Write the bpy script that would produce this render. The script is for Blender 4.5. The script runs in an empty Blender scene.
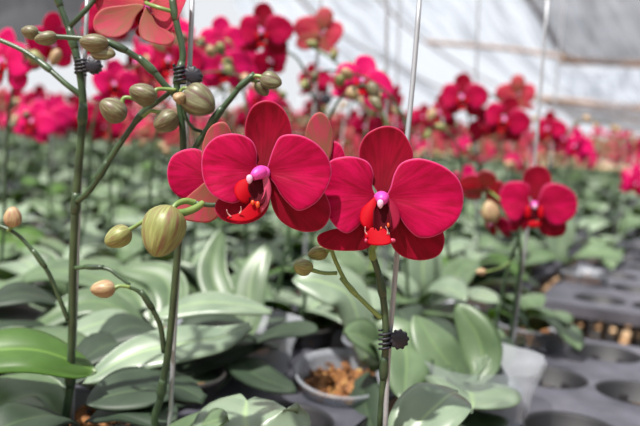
import bpy, math, random
from mathutils import Vector, Matrix
V = Vector
scene = bpy.context.scene
COL = scene.collection
R = random.Random(7)

# ------------------------------------------------------------------ camera
F = 800.0                                   # focal length in pixels (45 mm on 36 mm)
BZ = 0.50                                   # bench deck height
CAMP = V((0, 0, BZ + 0.30))
pitch, roll = math.radians(5.93), math.radians(4.0)
fw = V((0, math.cos(pitch), -math.sin(pitch)))
R0 = V((1, 0, 0)); U0 = R0.cross(fw)
rt = R0 * math.cos(roll) + U0 * math.sin(roll)
up = U0 * math.cos(roll) - R0 * math.sin(roll)
cd = bpy.data.cameras.new('camera'); cam = bpy.data.objects.new('camera', cd); COL.objects.link(cam)
cam.matrix_world = Matrix(((rt.x, up.x, -fw.x, CAMP.x), (rt.y, up.y, -fw.y, CAMP.y), (rt.z, up.z, -fw.z, CAMP.z), (0, 0, 0, 1)))
cd.sensor_width = 36; cd.lens = 45; cd.clip_start = 0.01; cd.clip_end = 300
cd.dof.use_dof = True; cd.dof.focus_distance = 0.53; cd.dof.aperture_fstop = 6.2
scene.camera = cam
BACK = -fw

def at(x, y, d):
    return CAMP + fw * d + rt * ((x - 320) / F * d) + up * ((213 - y) / F * d)
def proj(p):
    q = p - CAMP; d = q.dot(fw)
    return (320 + F * q.dot(rt) / d, 213 - F * q.dot(up) / d, d)
UU = V((0.42, 0.9075, 0)); VV = V((0.9075, -0.42, 0))      # along / across the bench
def uv(u, v, z=0.0):
    p = UU * u + VV * (v + 0.04)
    return V((p.x, p.y, BZ + z))

# ------------------------------------------------------------------ materials
def mat(name):
    m = bpy.data.materials.new(name); m.use_nodes = True
    nt = m.node_tree; nt.nodes.clear()
    out = nt.nodes.new('ShaderNodeOutputMaterial')
    return m, nt, out
def N(nt, t, **k):
    n = nt.nodes.new(t)
    for a, b in k.items():
        if a.startswith('i_'):
            key = a[2:].replace('_', ' ')
            n.inputs[key].default_value = b
        else: setattr(n, a, b)
    return n
def ramp(nt, src, stops):
    r = nt.nodes.new('ShaderNodeValToRGB'); el = r.color_ramp.elements
    while len(el) < len(stops): el.new(0.5)
    for e, (p, c) in zip(el, stops):
        e.position = p; e.color = (c[0], c[1], c[2], 1)
    nt.links.new(src, r.inputs[0]); return r.outputs[0]
def mix(nt, fac, a, b, blend='MIX'):
    m = nt.nodes.new('ShaderNodeMix'); m.data_type = 'RGBA'; m.blend_type = blend
    for i, s in ((0, fac), (6, a), (7, b)):
        if hasattr(s, 'is_output'): nt.links.new(s, m.inputs[i])
        elif i == 0: m.inputs[0].default_value = s
        else: m.inputs[i].default_value = (s[0], s[1], s[2], 1)
    return m.outputs[2]
def math_(nt, op, a, b=0.0):
    m = nt.nodes.new('ShaderNodeMath'); m.operation = op
    for i, s in ((0, a), (1, b)):
        if hasattr(s, 'is_output'): nt.links.new(s, m.inputs[i])
        else: m.inputs[i].default_value = s
    return m.outputs[0]
def noise(nt, scale, detail=3, coord=None, rough=0.55):
    n = nt.nodes.new('ShaderNodeTexNoise'); n.inputs['Scale'].default_value = scale
    n.inputs['Detail'].default_value = detail; n.inputs['Roughness'].default_value = rough
    if coord is None:
        tc = nt.nodes.new('ShaderNodeTexCoord'); coord = tc.outputs['Object']
    nt.links.new(coord, n.inputs['Vector']); return n.outputs['Fac']
def princ(nt, out, col, rough=0.5, trans=0.0, transcol=None, bump=None, bumpd=0.001, **k):
    p = nt.nodes.new('ShaderNodeBsdfPrincipled')
    if hasattr(col, 'is_output'): nt.links.new(col, p.inputs['Base Color'])
    else: p.inputs['Base Color'].default_value = (*col, 1)
    if hasattr(rough, 'is_output'): nt.links.new(rough, p.inputs['Roughness'])
    else: p.inputs['Roughness'].default_value = rough
    for a, b in k.items(): p.inputs[a.replace('_', ' ')].default_value = b
    if bump is not None:
        bn = nt.nodes.new('ShaderNodeBump'); bn.inputs['Strength'].default_value = 0.6; bn.inputs['Distance'].default_value = bumpd
        nt.links.new(bump, bn.inputs['Height']); nt.links.new(bn.outputs[0], p.inputs['Normal'])
    if trans > 0:
        t = nt.nodes.new('ShaderNodeBsdfTranslucent')
        tcol = transcol if transcol is not None else col
        if hasattr(tcol, 'is_output'): nt.links.new(tcol, t.inputs[0])
        else: t.inputs[0].default_value = (*tcol, 1)
        mx = nt.nodes.new('ShaderNodeMixShader'); mx.inputs[0].default_value = trans
        nt.links.new(p.outputs[0], mx.inputs[1]); nt.links.new(t.outputs[0], mx.inputs[2])
        nt.links.new(mx.outputs[0], out.inputs[0])
    else: nt.links.new(p.outputs[0], out.inputs[0])
    return p

def petal_mat(name, base, vein, rim, trans, tcol, veins=True):
    m, nt, out = mat(name)
    u = N(nt, 'ShaderNodeUVMap', uv_map='UVMap'); rimn = N(nt, 'ShaderNodeUVMap', uv_map='Rim')
    su = N(nt, 'ShaderNodeSeparateXYZ'); nt.links.new(u.outputs[0], su.inputs[0])
    sr = N(nt, 'ShaderNodeSeparateXYZ'); nt.links.new(rimn.outputs[0], sr.inputs[0])
    cmb = N(nt, 'ShaderNodeCombineXYZ')
    nt.links.new(math_(nt, 'MULTIPLY', su.outputs[0], 60), cmb.inputs[0])
    nt.links.new(math_(nt, 'MULTIPLY', su.outputs[1], 2.2), cmb.inputs[1])
    nz = noise(nt, 1.0, 3, cmb.outputs[0])
    blot = noise(nt, 45, 2)
    c = ramp(nt, nz, [(0.36, vein), (0.6, base)]) if veins else base
    c = mix(nt, math_(nt, 'MULTIPLY', blot, 0.35), c, (base[0]*1.35, base[1] + .004, base[2]*1.5))
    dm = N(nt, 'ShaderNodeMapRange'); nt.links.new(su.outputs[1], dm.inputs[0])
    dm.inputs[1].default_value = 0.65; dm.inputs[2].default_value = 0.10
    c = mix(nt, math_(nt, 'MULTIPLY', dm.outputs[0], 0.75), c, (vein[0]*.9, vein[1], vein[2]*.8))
    rr = N(nt, 'ShaderNodeMapRange'); nt.links.new(sr.outputs[0], rr.inputs[0])
    rr.inputs[1].default_value = 0.955; rr.inputs[2].default_value = 1.0
    c = mix(nt, math_(nt, 'MULTIPLY', rr.outputs[0], 0.75), c, rim)
    p = princ(nt, out, c, 0.5, trans, tcol, bump=nz, bumpd=0.0005)
    p.inputs['Sheen Weight'].default_value = 0.03; p.inputs['Sheen Tint'].default_value = (1, .5, .7, 1)
    p.inputs['Specular IOR Level'].default_value = 0.12
    return m
M = {}
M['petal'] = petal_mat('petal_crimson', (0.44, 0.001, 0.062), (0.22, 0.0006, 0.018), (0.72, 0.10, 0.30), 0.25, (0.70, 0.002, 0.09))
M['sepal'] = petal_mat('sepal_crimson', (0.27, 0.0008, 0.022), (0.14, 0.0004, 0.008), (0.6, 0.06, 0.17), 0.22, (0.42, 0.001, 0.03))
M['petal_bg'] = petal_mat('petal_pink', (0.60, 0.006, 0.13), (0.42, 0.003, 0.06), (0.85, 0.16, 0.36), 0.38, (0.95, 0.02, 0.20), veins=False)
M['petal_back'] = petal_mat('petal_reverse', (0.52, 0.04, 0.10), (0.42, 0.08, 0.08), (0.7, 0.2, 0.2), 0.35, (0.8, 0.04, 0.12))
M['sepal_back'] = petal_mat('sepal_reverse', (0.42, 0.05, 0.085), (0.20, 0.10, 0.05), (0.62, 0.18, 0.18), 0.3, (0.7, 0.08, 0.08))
def simple(name, col, rough=0.5, trans=0.0, **k):
    m, nt, out = mat(name); princ(nt, out, col, rough, trans, **k); M[name] = m; return m
simple('lip_red', (0.36, 0.0003, 0.008), 0.6, 0.05, Specular_IOR_Level=.1)
simple('lip_dark', (0.06, 0.0005, 0.005), 0.6, 0, Specular_IOR_Level=.1)
simple('lip_wine', (0.24, 0.004, 0.03), 0.55, 0.1, Specular_IOR_Level=.2)
simple('lip_pink', (0.55, 0.06, 0.14), 0.4, 0.2)
simple('callus', (0.55, 0.06, 0.01), 0.4)
simple('column_pink', (0.72, 0.07, 0.42), 0.45, 0.2)
simple('anther', (0.74, 0.42, 0.60), 0.4, 0.2)
simple('lip_white', (0.75, 0.42, 0.45), 0.4)
simple('wire', (0.36, 0.37, 0.40), 0.42, Metallic=0.45)
simple('clip', (0.010, 0.009, 0.018), 0.5)
simple('basket_black', (0.012, 0.012, 0.015), 0.6)
simple('pipe', (0.45, 0.45, 0.48), 0.45, Metallic=0.3)
simple('beam', (0.35, 0.24, 0.18), 0.7)
simple('root', (0.40, 0.42, 0.36), 0.7)
def noisy(name, stops, scale, rough=0.5, trans=0.0, bumpd=0.0, **k):
    m, nt, out = mat(name); n = noise(nt, scale, 4); c = ramp(nt, n, stops)
    princ(nt, out, c, rough, trans, c if trans else None, bump=n if bumpd else None, bumpd=bumpd, **k); M[name] = m; return m
noisy('stem', [(0.3, (0.018, 0.036, 0.018)), (0.7, (0.048, 0.085, 0.036))], 60, 0.38)
noisy('stem_bright', [(0.3, (0.10, 0.17, 0.04)), (0.7, (0.20, 0.28, 0.08))], 60, 0.4)
noisy('bark', [(0.30, (0.05, 0.025, 0.012)), (0.48, (0.18, 0.07, 0.02)), (0.60, (0.28, 0.12, 0.03)), (0.8, (0.42, 0.36, 0.14))], 75, 0.8, bumpd=0.004)
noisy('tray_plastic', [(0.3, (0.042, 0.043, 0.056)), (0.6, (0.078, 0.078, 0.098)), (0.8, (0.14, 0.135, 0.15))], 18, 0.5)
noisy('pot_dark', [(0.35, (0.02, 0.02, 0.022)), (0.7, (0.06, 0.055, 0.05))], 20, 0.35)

def bud_mat(name, a, b, c3):
    m, nt, out = mat(name)
    u = N(nt, 'ShaderNodeUVMap', uv_map='UVMap'); s = N(nt, 'ShaderNodeSeparateXYZ'); nt.links.new(u.outputs[0], s.inputs[0])
    cm = N(nt, 'ShaderNodeCombineXYZ'); nt.links.new(math_(nt, 'MULTIPLY', s.outputs[0], 26), cm.inputs[0]); nt.links.new(math_(nt, 'MULTIPLY', s.outputs[1], 2), cm.inputs[1])
    n = noise(nt, 1, 2, cm.outputs[0])
    c = ramp(nt, n, [(0.32, b), (0.5, a), (0.68, c3)])
    princ(nt, out, c, 0.45, 0.1, c); M[name] = m
bud_mat('bud_olive', (0.20, 0.22, 0.07), (0.19, 0.10, 0.06), (0.30, 0.32, 0.12))
bud_mat('bud_brown', (0.13, 0.12, 0.06), (0.13, 0.05, 0.055), (0.24, 0.24, 0.14))
bud_mat('bud_tan', (0.36, 0.24, 0.13), (0.30, 0.14, 0.10), (0.42, 0.36, 0.19))

def leaf_mat(name, dark, light, rib, rough, trans=0.12, tcol=(0.35, 0.6, 0.05), coat=0.28):
    m, nt, out = mat(name)
    u = N(nt, 'ShaderNodeUVMap', uv_map='UVMap'); s = N(nt, 'ShaderNodeSeparateXYZ'); nt.links.new(u.outputs[0], s.inputs[0])
    n = noise(nt, 28, 4)
    c = ramp(nt, n, [(0.3, dark), (0.7, light)])
    a = math_(nt, 'ABSOLUTE', math_(nt, 'SUBTRACT', s.outputs[0], 0.5))
    g = N(nt, 'ShaderNodeMapRange'); nt.links.new(a, g.inputs[0]); g.inputs[1].default_value = 0.045; g.inputs[2].default_value = 0.0
    c = mix(nt, math_(nt, 'MULTIPLY', g.outputs[0], 0.6), c, rib)
    cm = N(nt, 'ShaderNodeCombineXYZ'); nt.links.new(math_(nt, 'MULTIPLY', s.outputs[0], 40), cm.inputs[0]); nt.links.new(math_(nt, 'MULTIPLY', s.outputs[1], 3), cm.inputs[1])
    st = noise(nt, 1, 2, cm.outputs[0])
    c = mix(nt, math_(nt, 'MULTIPLY', st, 0.25), c, light)
    princ(nt, out, c, rough, trans, tcol, Coat_Weight=coat, Coat_Roughness=0.38)
    M[name] = m
leaf_mat('leaf', (0.055, 0.095, 0.046), (0.115, 0.175, 0.085), (0.18, 0.27, 0.10), 0.42, 0.12)
leaf_mat('leaf_pale', (0.125, 0.18, 0.12), (0.22, 0.285, 0.195), (0.36, 0.50, 0.22), 0.34, 0.14)
leaf_mat('leaf_green', (0.030, 0.075, 0.010), (0.07, 0.15, 0.02), (0.2, 0.35, 0.06), 0.45, 0.30, (0.30, 0.65, 0.03))
leaf_mat('leaf_dark', (0.012, 0.024, 0.013), (0.028, 0.050, 0.026), (0.07, 0.11, 0.05), 0.55, 0.05, (0.1, 0.2, 0.03), 0.0)  # dark leaf tone; shade beneath upper leaves is put into this colour
leaf_mat('leaf_under', (0.07, 0.10, 0.045), (0.13, 0.18, 0.07), (0.2, 0.27, 0.1), 0.55, 0.2)

# milky clear pot plastic
m, nt, out = mat('pot_clear'); M['pot_clear'] = m
n_ = noise(nt, 30, 3)
p = N(nt, 'ShaderNodeBsdfPrincipled'); p.inputs['Base Color'].default_value = (0.36, 0.38, 0.42, 1); p.inputs['Roughness'].default_value = 0.3
tr = N(nt, 'ShaderNodeBsdfTransparent'); tr.inputs[0].default_value = (0.85, 0.88, 0.9, 1)
mx = N(nt, 'ShaderNodeMixShader')
nt.links.new(ramp(nt, n_, [(0.3, (0.35,)*3), (0.7, (0.6,)*3)]), mx.inputs[0])
nt.links.new(tr.outputs[0], mx.inputs[1]); nt.links.new(p.outputs[0], mx.inputs[2]); nt.links.new(mx.outputs[0], out.inputs[0])
# plastic film sleeve
m, nt, out = mat('sleeve_film'); M['sleeve_film'] = m
p = N(nt, 'ShaderNodeBsdfPrincipled'); p.inputs['Base Color'].default_value = (0.65, 0.68, 0.74, 1); p.inputs['Roughness'].default_value = 0.22
tr = N(nt, 'ShaderNodeBsdfTransparent'); mx = N(nt, 'ShaderNodeMixShader'); mx.inputs[0].default_value = 0.40
nt.links.new(tr.outputs[0], mx.inputs[1]); nt.links.new(p.outputs[0], mx.inputs[2]); nt.links.new(mx.outputs[0], out.inputs[0])

# shade net: part of the light passes straight through, part is scattered
def net_mat(name, col, tcol, stops, open_):
    m, nt, out = mat(name); M[name] = m
    u = N(nt, 'ShaderNodeUVMap', uv_map='UVMap'); s = N(nt, 'ShaderNodeSeparateXYZ'); nt.links.new(u.outputs[0], s.inputs[0])
    cm = N(nt, 'ShaderNodeCombineXYZ'); nt.links.new(math_(nt, 'MULTIPLY', s.outputs[0], 34), cm.inputs[0]); nt.links.new(math_(nt, 'MULTIPLY', s.outputs[1], 3), cm.inputs[1])
    n1 = noise(nt, 1, 5, cm.outputs[0], 0.65)
    c = ramp(nt, n1, stops)
    d = N(nt, 'ShaderNodeBsdfDiffuse'); t = N(nt, 'ShaderNodeBsdfTranslucent'); x = N(nt, 'ShaderNodeBsdfTransparent')
    nt.links.new(mix(nt, 1.0, c, col, 'MULTIPLY'), d.inputs[0]); nt.links.new(mix(nt, 1.0, c, tcol, 'MULTIPLY'), t.inputs[0])
    m1 = N(nt, 'ShaderNodeMixShader'); m1.inputs[0].default_value = 0.6
    nt.links.new(d.outputs[0], m1.inputs[1]); nt.links.new(t.outputs[0], m1.inputs[2])
    m2 = N(nt, 'ShaderNodeMixShader')
    nt.links.new(math_(nt, 'MULTIPLY', c, open_), m2.inputs[0])
    nt.links.new(m1.outputs[0], m2.inputs[1]); nt.links.new(x.outputs[0], m2.inputs[2]); nt.links.new(m2.outputs[0], out.inputs[0])
net_mat('net_light', (0.30, 0.32, 0.38), (0.46, 0.51, 0.60), [(0.40, (0.40,)*3), (0.56, (0.95,)*3)], 0.70)
net_mat('net_grey', (0.20, 0.20, 0.22), (0.13, 0.13, 0.145), [(0.40, (0.6,)*3), (0.58, (0.95,)*3)], 0.42)
net_mat('net_dark', (0.07, 0.07, 0.08), (0.045, 0.045, 0.05), [(0.36, (0.7,)*3), (0.6, (0.95,)*3)], 0.1)

net_mat('net_blocker', (0.05, 0.07, 0.06), (0.05, 0.08, 0.06), [(0.36, (0.7,)*3), (0.6, (0.95,)*3)], 0.12)  # dark net of the added screens that block fill light
net_mat('net_over', (0.30, 0.30, 0.33), (0.40, 0.41, 0.45), [(0.40, (0.75,)*3), (0.6, (1.0,)*3)], 0.75)
# ground
m, nt, out = mat('ground_litter'); M['ground_litter'] = m
n1 = noise(nt, 9, 5, None, 0.7); c = ramp(nt, n1, [(0.34, (0.05, 0.03, 0.02)), (0.46, (0.28, 0.15, 0.07)), (0.56, (0.52, 0.34, 0.19)), (0.7, (0.66, 0.52, 0.36))])
princ(nt, out, c, 0.9, bump=n1, bumpd=0.03)

# ------------------------------------------------------------------ mesh builder
def catmull(pts, n, closed=False):
    P = [V(p) for p in pts]; k = len(P); res = []
    segs = k if closed else k - 1
    tot = n if closed else n - 1
    for i in range(n):
        x = i / tot * segs
        s = min(int(x), segs - 1); t = x - s
        if closed: a, b, c, d = P[(s-1) % k], P[s % k], P[(s+1) % k], P[(s+2) % k]
        else:
            b, c = P[s], P[s+1]; a = P[s-1] if s > 0 else b*2-c; d = P[s+2] if s+2 < k else c*2-b
        res.append(0.5*((2*b)+(c-a)*t+(2*a-5*b+4*c-d)*t*t+(3*b-a-3*c+d)*t**3))
    return res
class MB:
    def __init__(s): s.v = []; s.f = []; s.m = []; s.uv = []; s.rim = []; s.mats = []; s.flat = []
    def mi(s, m):
        if m not in s.mats: s.mats.append(m)
        return s.mats.index(m)
    def vert(s, p, u=(0, 0), r=0.0): s.v.append(V(p)); s.uv.append(u); s.rim.append(r); return len(s.v) - 1
    def face(s, idx, m, flat=False): s.f.append(tuple(idx)); s.m.append(s.mi(m)); s.flat.append(flat)
    def merge(s, o, mx=None):
        b = len(s.v)
        s.v += [(mx @ p if mx else p.copy()) for p in o.v]; s.uv += o.uv; s.rim += o.rim
        for f, mi, fl in zip(o.f, o.m, o.flat): s.face([i + b for i in f], o.mats[mi], fl)
        return s
    def mesh(s, name, origin=V((0, 0, 0))):
        me = bpy.data.meshes.new(name); me.from_pydata([tuple(p - origin) for p in s.v], [], s.f)
        for k in s.mats: me.materials.append(M[k])
        u = me.uv_layers.new(name='UVMap'); r = me.uv_layers.new(name='Rim')
        ua = []; ra = []; ext_u = ua.extend; ext_r = ra.extend
        for f in s.f:
            for i in f: ext_u(s.uv[i]); ext_r((s.rim[i], 0.0))
        u.data.foreach_set('uv', ua); r.data.foreach_set('uv', ra)
        me.polygons.foreach_set('material_index', s.m)
        me.polygons.foreach_set('use_smooth', [not x for x in s.flat])
        me.update(); return me
    def build(s, name, parent=None, origin=None):
        o0 = V((0, 0, 0)) if origin is None else V(origin)
        if parent is not None: o0 = wloc(parent)
        me = s.mesh(name, o0); o = bpy.data.objects.new(name, me); COL.objects.link(o)
        if parent is not None: o.parent = parent
        else: o.location = o0
        return o
    # --- shapes
    def tube(s, pts, rad, m, n=8, samples=None, cap=True):
        P = catmull(pts, samples) if samples else [V(p) for p in pts]
        k = len(P); rr = []
        for i in range(k):
            if isinstance(rad, (int, float)): rr.append(rad)
            else:
                x = i/(k-1)*(len(rad)-1); j = min(int(x), len(rad)-2); rr.append(rad[j]+(rad[j+1]-rad[j])*(x-j))
        T0 = (P[1]-P[0]).normalized(); a = T0.orthogonal().normalized(); rings = []
        for i in range(k):
            T = (P[min(i+1, k-1)]-P[max(i-1, 0)]).normalized()
            a = (a - T*a.dot(T)).normalized(); b = T.cross(a)
            rings.append([s.vert(P[i]+(a*math.cos(q*2*math.pi/n)+b*math.sin(q*2*math.pi/n))*rr[i], (q/n, i/(k-1))) for q in range(n)])
        for i in range(k-1):
            for q in range(n):
                s.face((rings[i][q], rings[i][(q+1) % n], rings[i+1][(q+1) % n], rings[i+1][q]), m)
        if cap: s.face(rings[0][::-1], m); s.face(rings[-1], m)
        return s
    def blob(s, c, ax, ay, az, m, nu=12, nv=8, fn=None):
        """ellipsoid; az is the long axis; fn(theta, t)->radius factor"""
        c = V(c); ids = []
        top = s.vert(c+az, (0, 1)); bot = s.vert(c-az, (0, 0))
        for j in range(1, nv):
            ph = math.pi*j/nv - math.pi/2; row = []
            for i in range(nu):
                th = 2*math.pi*i/nu; k = fn(th, (math.sin(ph)+1)/2) if fn else 1
                row.append(s.vert(c + (ax*math.cos(th)+ay*math.sin(th))*math.cos(ph)*k + az*math.sin(ph), (i/nu, (math.sin(ph)+1)/2)))
            ids.append(row)
        for j in range(len(ids)-1):
            for i in range(nu): s.face((ids[j][i], ids[j][(i+1) % nu], ids[j+1][(i+1) % nu], ids[j+1][i]), m)
        for i in range(nu):
            s.face((bot, ids[0][(i+1) % nu], ids[0][i]), m); s.face((top, ids[-1][i], ids[-1][(i+1) % nu]), m)
        return s
    def lathe(s, c, prof, m, n=24, ax=V((1, 0, 0)), ay=V((0, 1, 0)), az=V((0, 0, 1)), fn=None):
        rings = []
        for (r, z) in prof:
            rings.append([s.vert(V(c)+ax*(r*(fn(q, z) if fn else 1)*math.cos(q*2*math.pi/n))+ay*(r*(fn(q, z) if fn else 1)*math.sin(q*2*math.pi/n))+az*z, (q/n, z)) for q in range(n)])
        for i in range(len(rings)-1):
            for q in range(n): s.face((rings[i][q], rings[i][(q+1) % n], rings[i+1][(q+1) % n], rings[i+1][q]), m)
        return s
    def box(s, c, x, y, z, m):
        c = V(c); ids = [s.vert(c+x*i+y*j+z*k) for i in (-1, 1) for j in (-1, 1) for k in (-1, 1)]
        for f in ((0,1,3,2),(4,6,7,5),(0,4,5,1),(2,3,7,6),(0,2,6,4),(1,5,7,3)): s.face([ids[i] for i in f], m, True)
        return s
    def petal(s, outline, anchor, zf, mf, mb, K=9, Mn=56, th=0.0006, fr=None, sc=1.0):
        """outline in flower units (x right, y up); zf(x,y,t,s,r)->height towards viewer; fr = (C, X, Y, Z) frame; sc metres per unit"""
        C, X, Y, Z = fr
        O = catmull([(x, y, 0) for x, y in outline], Mn, True)
        cen = sum(O, V((0, 0, 0)))/Mn; A = V((anchor[0], anchor[1], 0)); ax = (cen-A); L = ax.length*2; ax.normalize(); ay = V((-ax.y, ax.x, 0))
        amax = max(abs((o-A).dot(ay)) for o in O)
        fr_, bk = [], []
        def put(q, r):
            d = q-A; t = d.dot(ax)/L; w = d.dot(ay)/amax
            z = zf(q.x, q.y, t, w, r)
            ang = math.atan2(d.dot(ay), d.dot(ax)+L*0.05)/(2*math.pi)+0.5
            p = C+(X*q.x+Y*q.y+Z*z)*sc
            return s.vert(p, (ang, d.length/L), r), s.vert(p-Z*th, (ang, d.length/L), r)
        c0 = put(cen, 0.0); rings = []
        for k in range(1, K+1):
            r = (k/K)**0.85; rings.append([put(cen+(o-cen)*r, r) for o in O])
        # orientation: outlines may run either way
        area = sum(O[i].x*O[(i+1) % Mn].y-O[(i+1) % Mn].x*O[i].y for i in range(Mn))
        def F_(idx, m, flip): s.face(idx[::-1] if flip else idx, m)
        fl = area < 0
        for q in range(Mn):
            q2 = (q+1) % Mn
            F_((c0[0], rings[0][q][0], rings[0][q2][0]), mf, fl); F_((c0[1], rings[0][q][1], rings[0][q2][1]), mb, not fl)
            for k in range(K-1):
                a, b = rings[k], rings[k+1]
                F_((a[q][0], b[q][0], b[q2][0], a[q2][0]), mf, fl); F_((a[q][1], b[q][1], b[q2][1], a[q2][1]), mb, not fl)
            e = rings[-1]; F_((e[q][0], e[q][1], e[q2][1], e[q2][0]), mf, fl)
        return s
    def leaf(s, pts, width, nh, m, mu=None, fold=0.25, n=16, na=8, th=0.0016, blunt=False, roll=0.0, notch=0.0):
        """blade along pts; width full width; nh = which way the upper face looks"""
        mu = mu or 'leaf_under'
        P = catmull(pts, n+1); nh = V(nh).normalized(); rows = []
        for i in range(n+1):
            t = i/n
            T = (P[min(i+1, n)]-P[max(i-1, 0)]).normalized(); S = T.cross(nh).normalized(); Nn = S.cross(T).normalized()
            if roll: q = Matrix.Rotation(roll, 3, T); S = q @ S; Nn = q @ Nn
            wv = (math.sin(math.pi*min(1, t**1.12*0.975))**0.70 if t < 1 else 0.0)
            wv = max(wv, 0.16*(1-t)+0.02)
            if t > 0.9: wv *= math.sqrt(max(0.0, 1-((t-0.9)/0.1)**2))*0.92+0.08
            if blunt: wv = min(1, t*2+.25)*max(0.02, 1-t**6)**0.5
            w = width/2*wv; row = []
            for j in range(na+1):
                a = j/na*2-1
                zz = fold*w*(abs(a)**1.3) - 0.18*w*a*a*a*a - (0.035*w if abs(a) < 0.01 else 0)
                zz += 0.02*width*math.sin(t*9+a*2)
                pt = P[i]+S*(a*w)+Nn*zz
                if notch and t > 0.85: pt = pt + T*(notch*(abs(a)-0.5)*(t-0.85)/0.15)
                row.append((s.vert(pt, (j/na, t)), s.vert(pt-Nn*th, (j/na, t))))
            rows.append(row)
        for i in range(n):
            for j in range(na):
                a, b, c, d = rows[i][j], rows[i][j+1], rows[i+1][j+1], rows[i+1][j]
                s.face((a[0], b[0], c[0], d[0]), m); s.face((d[1], c[1], b[1], a[1]), mu)
            for j in (0, na):
                a, d = rows[i][j], rows[i+1][j]
                s.face((a[0], d[0], d[1], a[1]), m)
        for j in range(na):
            for i in (0, n):
                a, b = rows[i][j], rows[i][j+1]; s.face((a[0], a[1], b[1], b[0]), m)
        return s

def wloc(o):
    p = V(o.location)
    while o.parent: o = o.parent; p += V(o.location)
    return p
def tag(o, label, cat, group=None, kind=None):
    if label: o['label'] = label
    if cat: o['category'] = cat
    if group: o['group'] = group
    if kind: o['kind'] = kind
    return o
def empty(name, loc, parent=None):
    o = bpy.data.objects.new(name, None); COL.objects.link(o); o.empty_display_size = 0.02
    if parent is not None: o.parent = parent; o.location = V(loc)-wloc(parent)
    else: o.location = V(loc)
    return o
def struct(mb, name):
    o = mb.build(name); o['kind'] = 'structure'; return o

# ------------------------------------------------------------------ flowers
def conv(pts, cx, cy, k): return [((x-cx)/k, (cy-y)/k) for x, y in pts]
A1 = dict(
    dorsal=conv([(235,226),(210,205),(192,160),(183,115),(192,72),(212,42),(243,30),(276,38),(301,64),(315,100),(316,135),(300,165),(270,200),(250,224)],235,232,2.84),
    left=conv([(224,232),(217,210),(219,180),(207,147),(178,129),(140,125),(100,136),(70,165),(59,205),(64,250),(84,288),(115,311),(148,322),(172,314),(190,285),(208,252)],235,232,2.84),
    right=conv([(246,236),(254,200),(268,160),(283,135),(310,127),(350,133),(390,155),(420,190),(431,230),(421,270),(397,310),(365,335),(335,343),(310,325),(288,300),(268,265)],235,232,2.84),
    low_right=conv([(240,240),(252,290),(264,340),(290,377),(338,401),(385,402),(414,384),(429,348),(422,312),(400,280),(350,262),(300,255)],235,232,2.84),
    low_left=conv([(232,240),(190,262),(140,290),(103,312),(96,342),(118,369),(158,381),(200,377),(235,357),(252,325),(252,280)],235,232,2.84))
A2 = dict(
    dorsal=conv([(190,228),(168,200),(148,165),(131,128),(133,95),(150,65),(180,47),(210,42),(240,52),(262,80),(275,112),(270,140),(245,175),(215,215)],190,232,2.6625),
    left=conv([(178,236),(166,205),(169,170),(156,141),(126,127),(90,125),(55,135),(30,165),(23,205),(33,250),(52,290),(75,318),(100,328),(126,312),(146,285),(164,252)],190,232,2.6625),
    right=conv([(202,236),(214,205),(224,170),(243,141),(280,130),(320,137),(360,155),(395,185),(410,225),(405,265),(385,300),(352,325),(320,339),(285,338),(258,315),(238,285),(220,255)],190,232,2.6625),
    low_right=conv([(195,245),(212,290),(215,350),(240,386),(280,401),(320,400),(350,385),(363,352),(356,318),(330,290),(270,262),(230,245)],190,232,2.6625),
    low_left=conv([(185,245),(150,275),(110,308),(60,318),(22,334),(22,356),(45,371),(90,376),(145,373),(172,350),(188,300)],190,232,2.6625))

def zdorsal(z0=-2.0, tilt=-14, cup=18): return lambda x, y, t, w, r: z0 + tilt*t + cup*t*t*t + 6*(w*w)*(0.3+t) + 0.5*math.sin(w*9)*r**3
def zpetal(z0=1.5, lift=12, cup=-16, ph=0.0): return lambda x, y, t, w, r: z0 + lift*t + cup*t*t + 5.0*w*w*t - 2.5*math.exp(-(w*4)**2)*(1-t*.7) + 2.2*math.sin(3.5*w+5*t+ph)*t*(1-t)*2 - 5*max(0, r-.8)*max(0, r-.8)*5 + 0.9*math.sin(w*5+ph+t*3)*r**4
def zsep(z0=-3.5, lift=4, cup=-10): return lambda x, y, t, w, r: z0 + lift*t + cup*t*t - 4*w*w + 0.6*math.sin(w*6)*r**3

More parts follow.
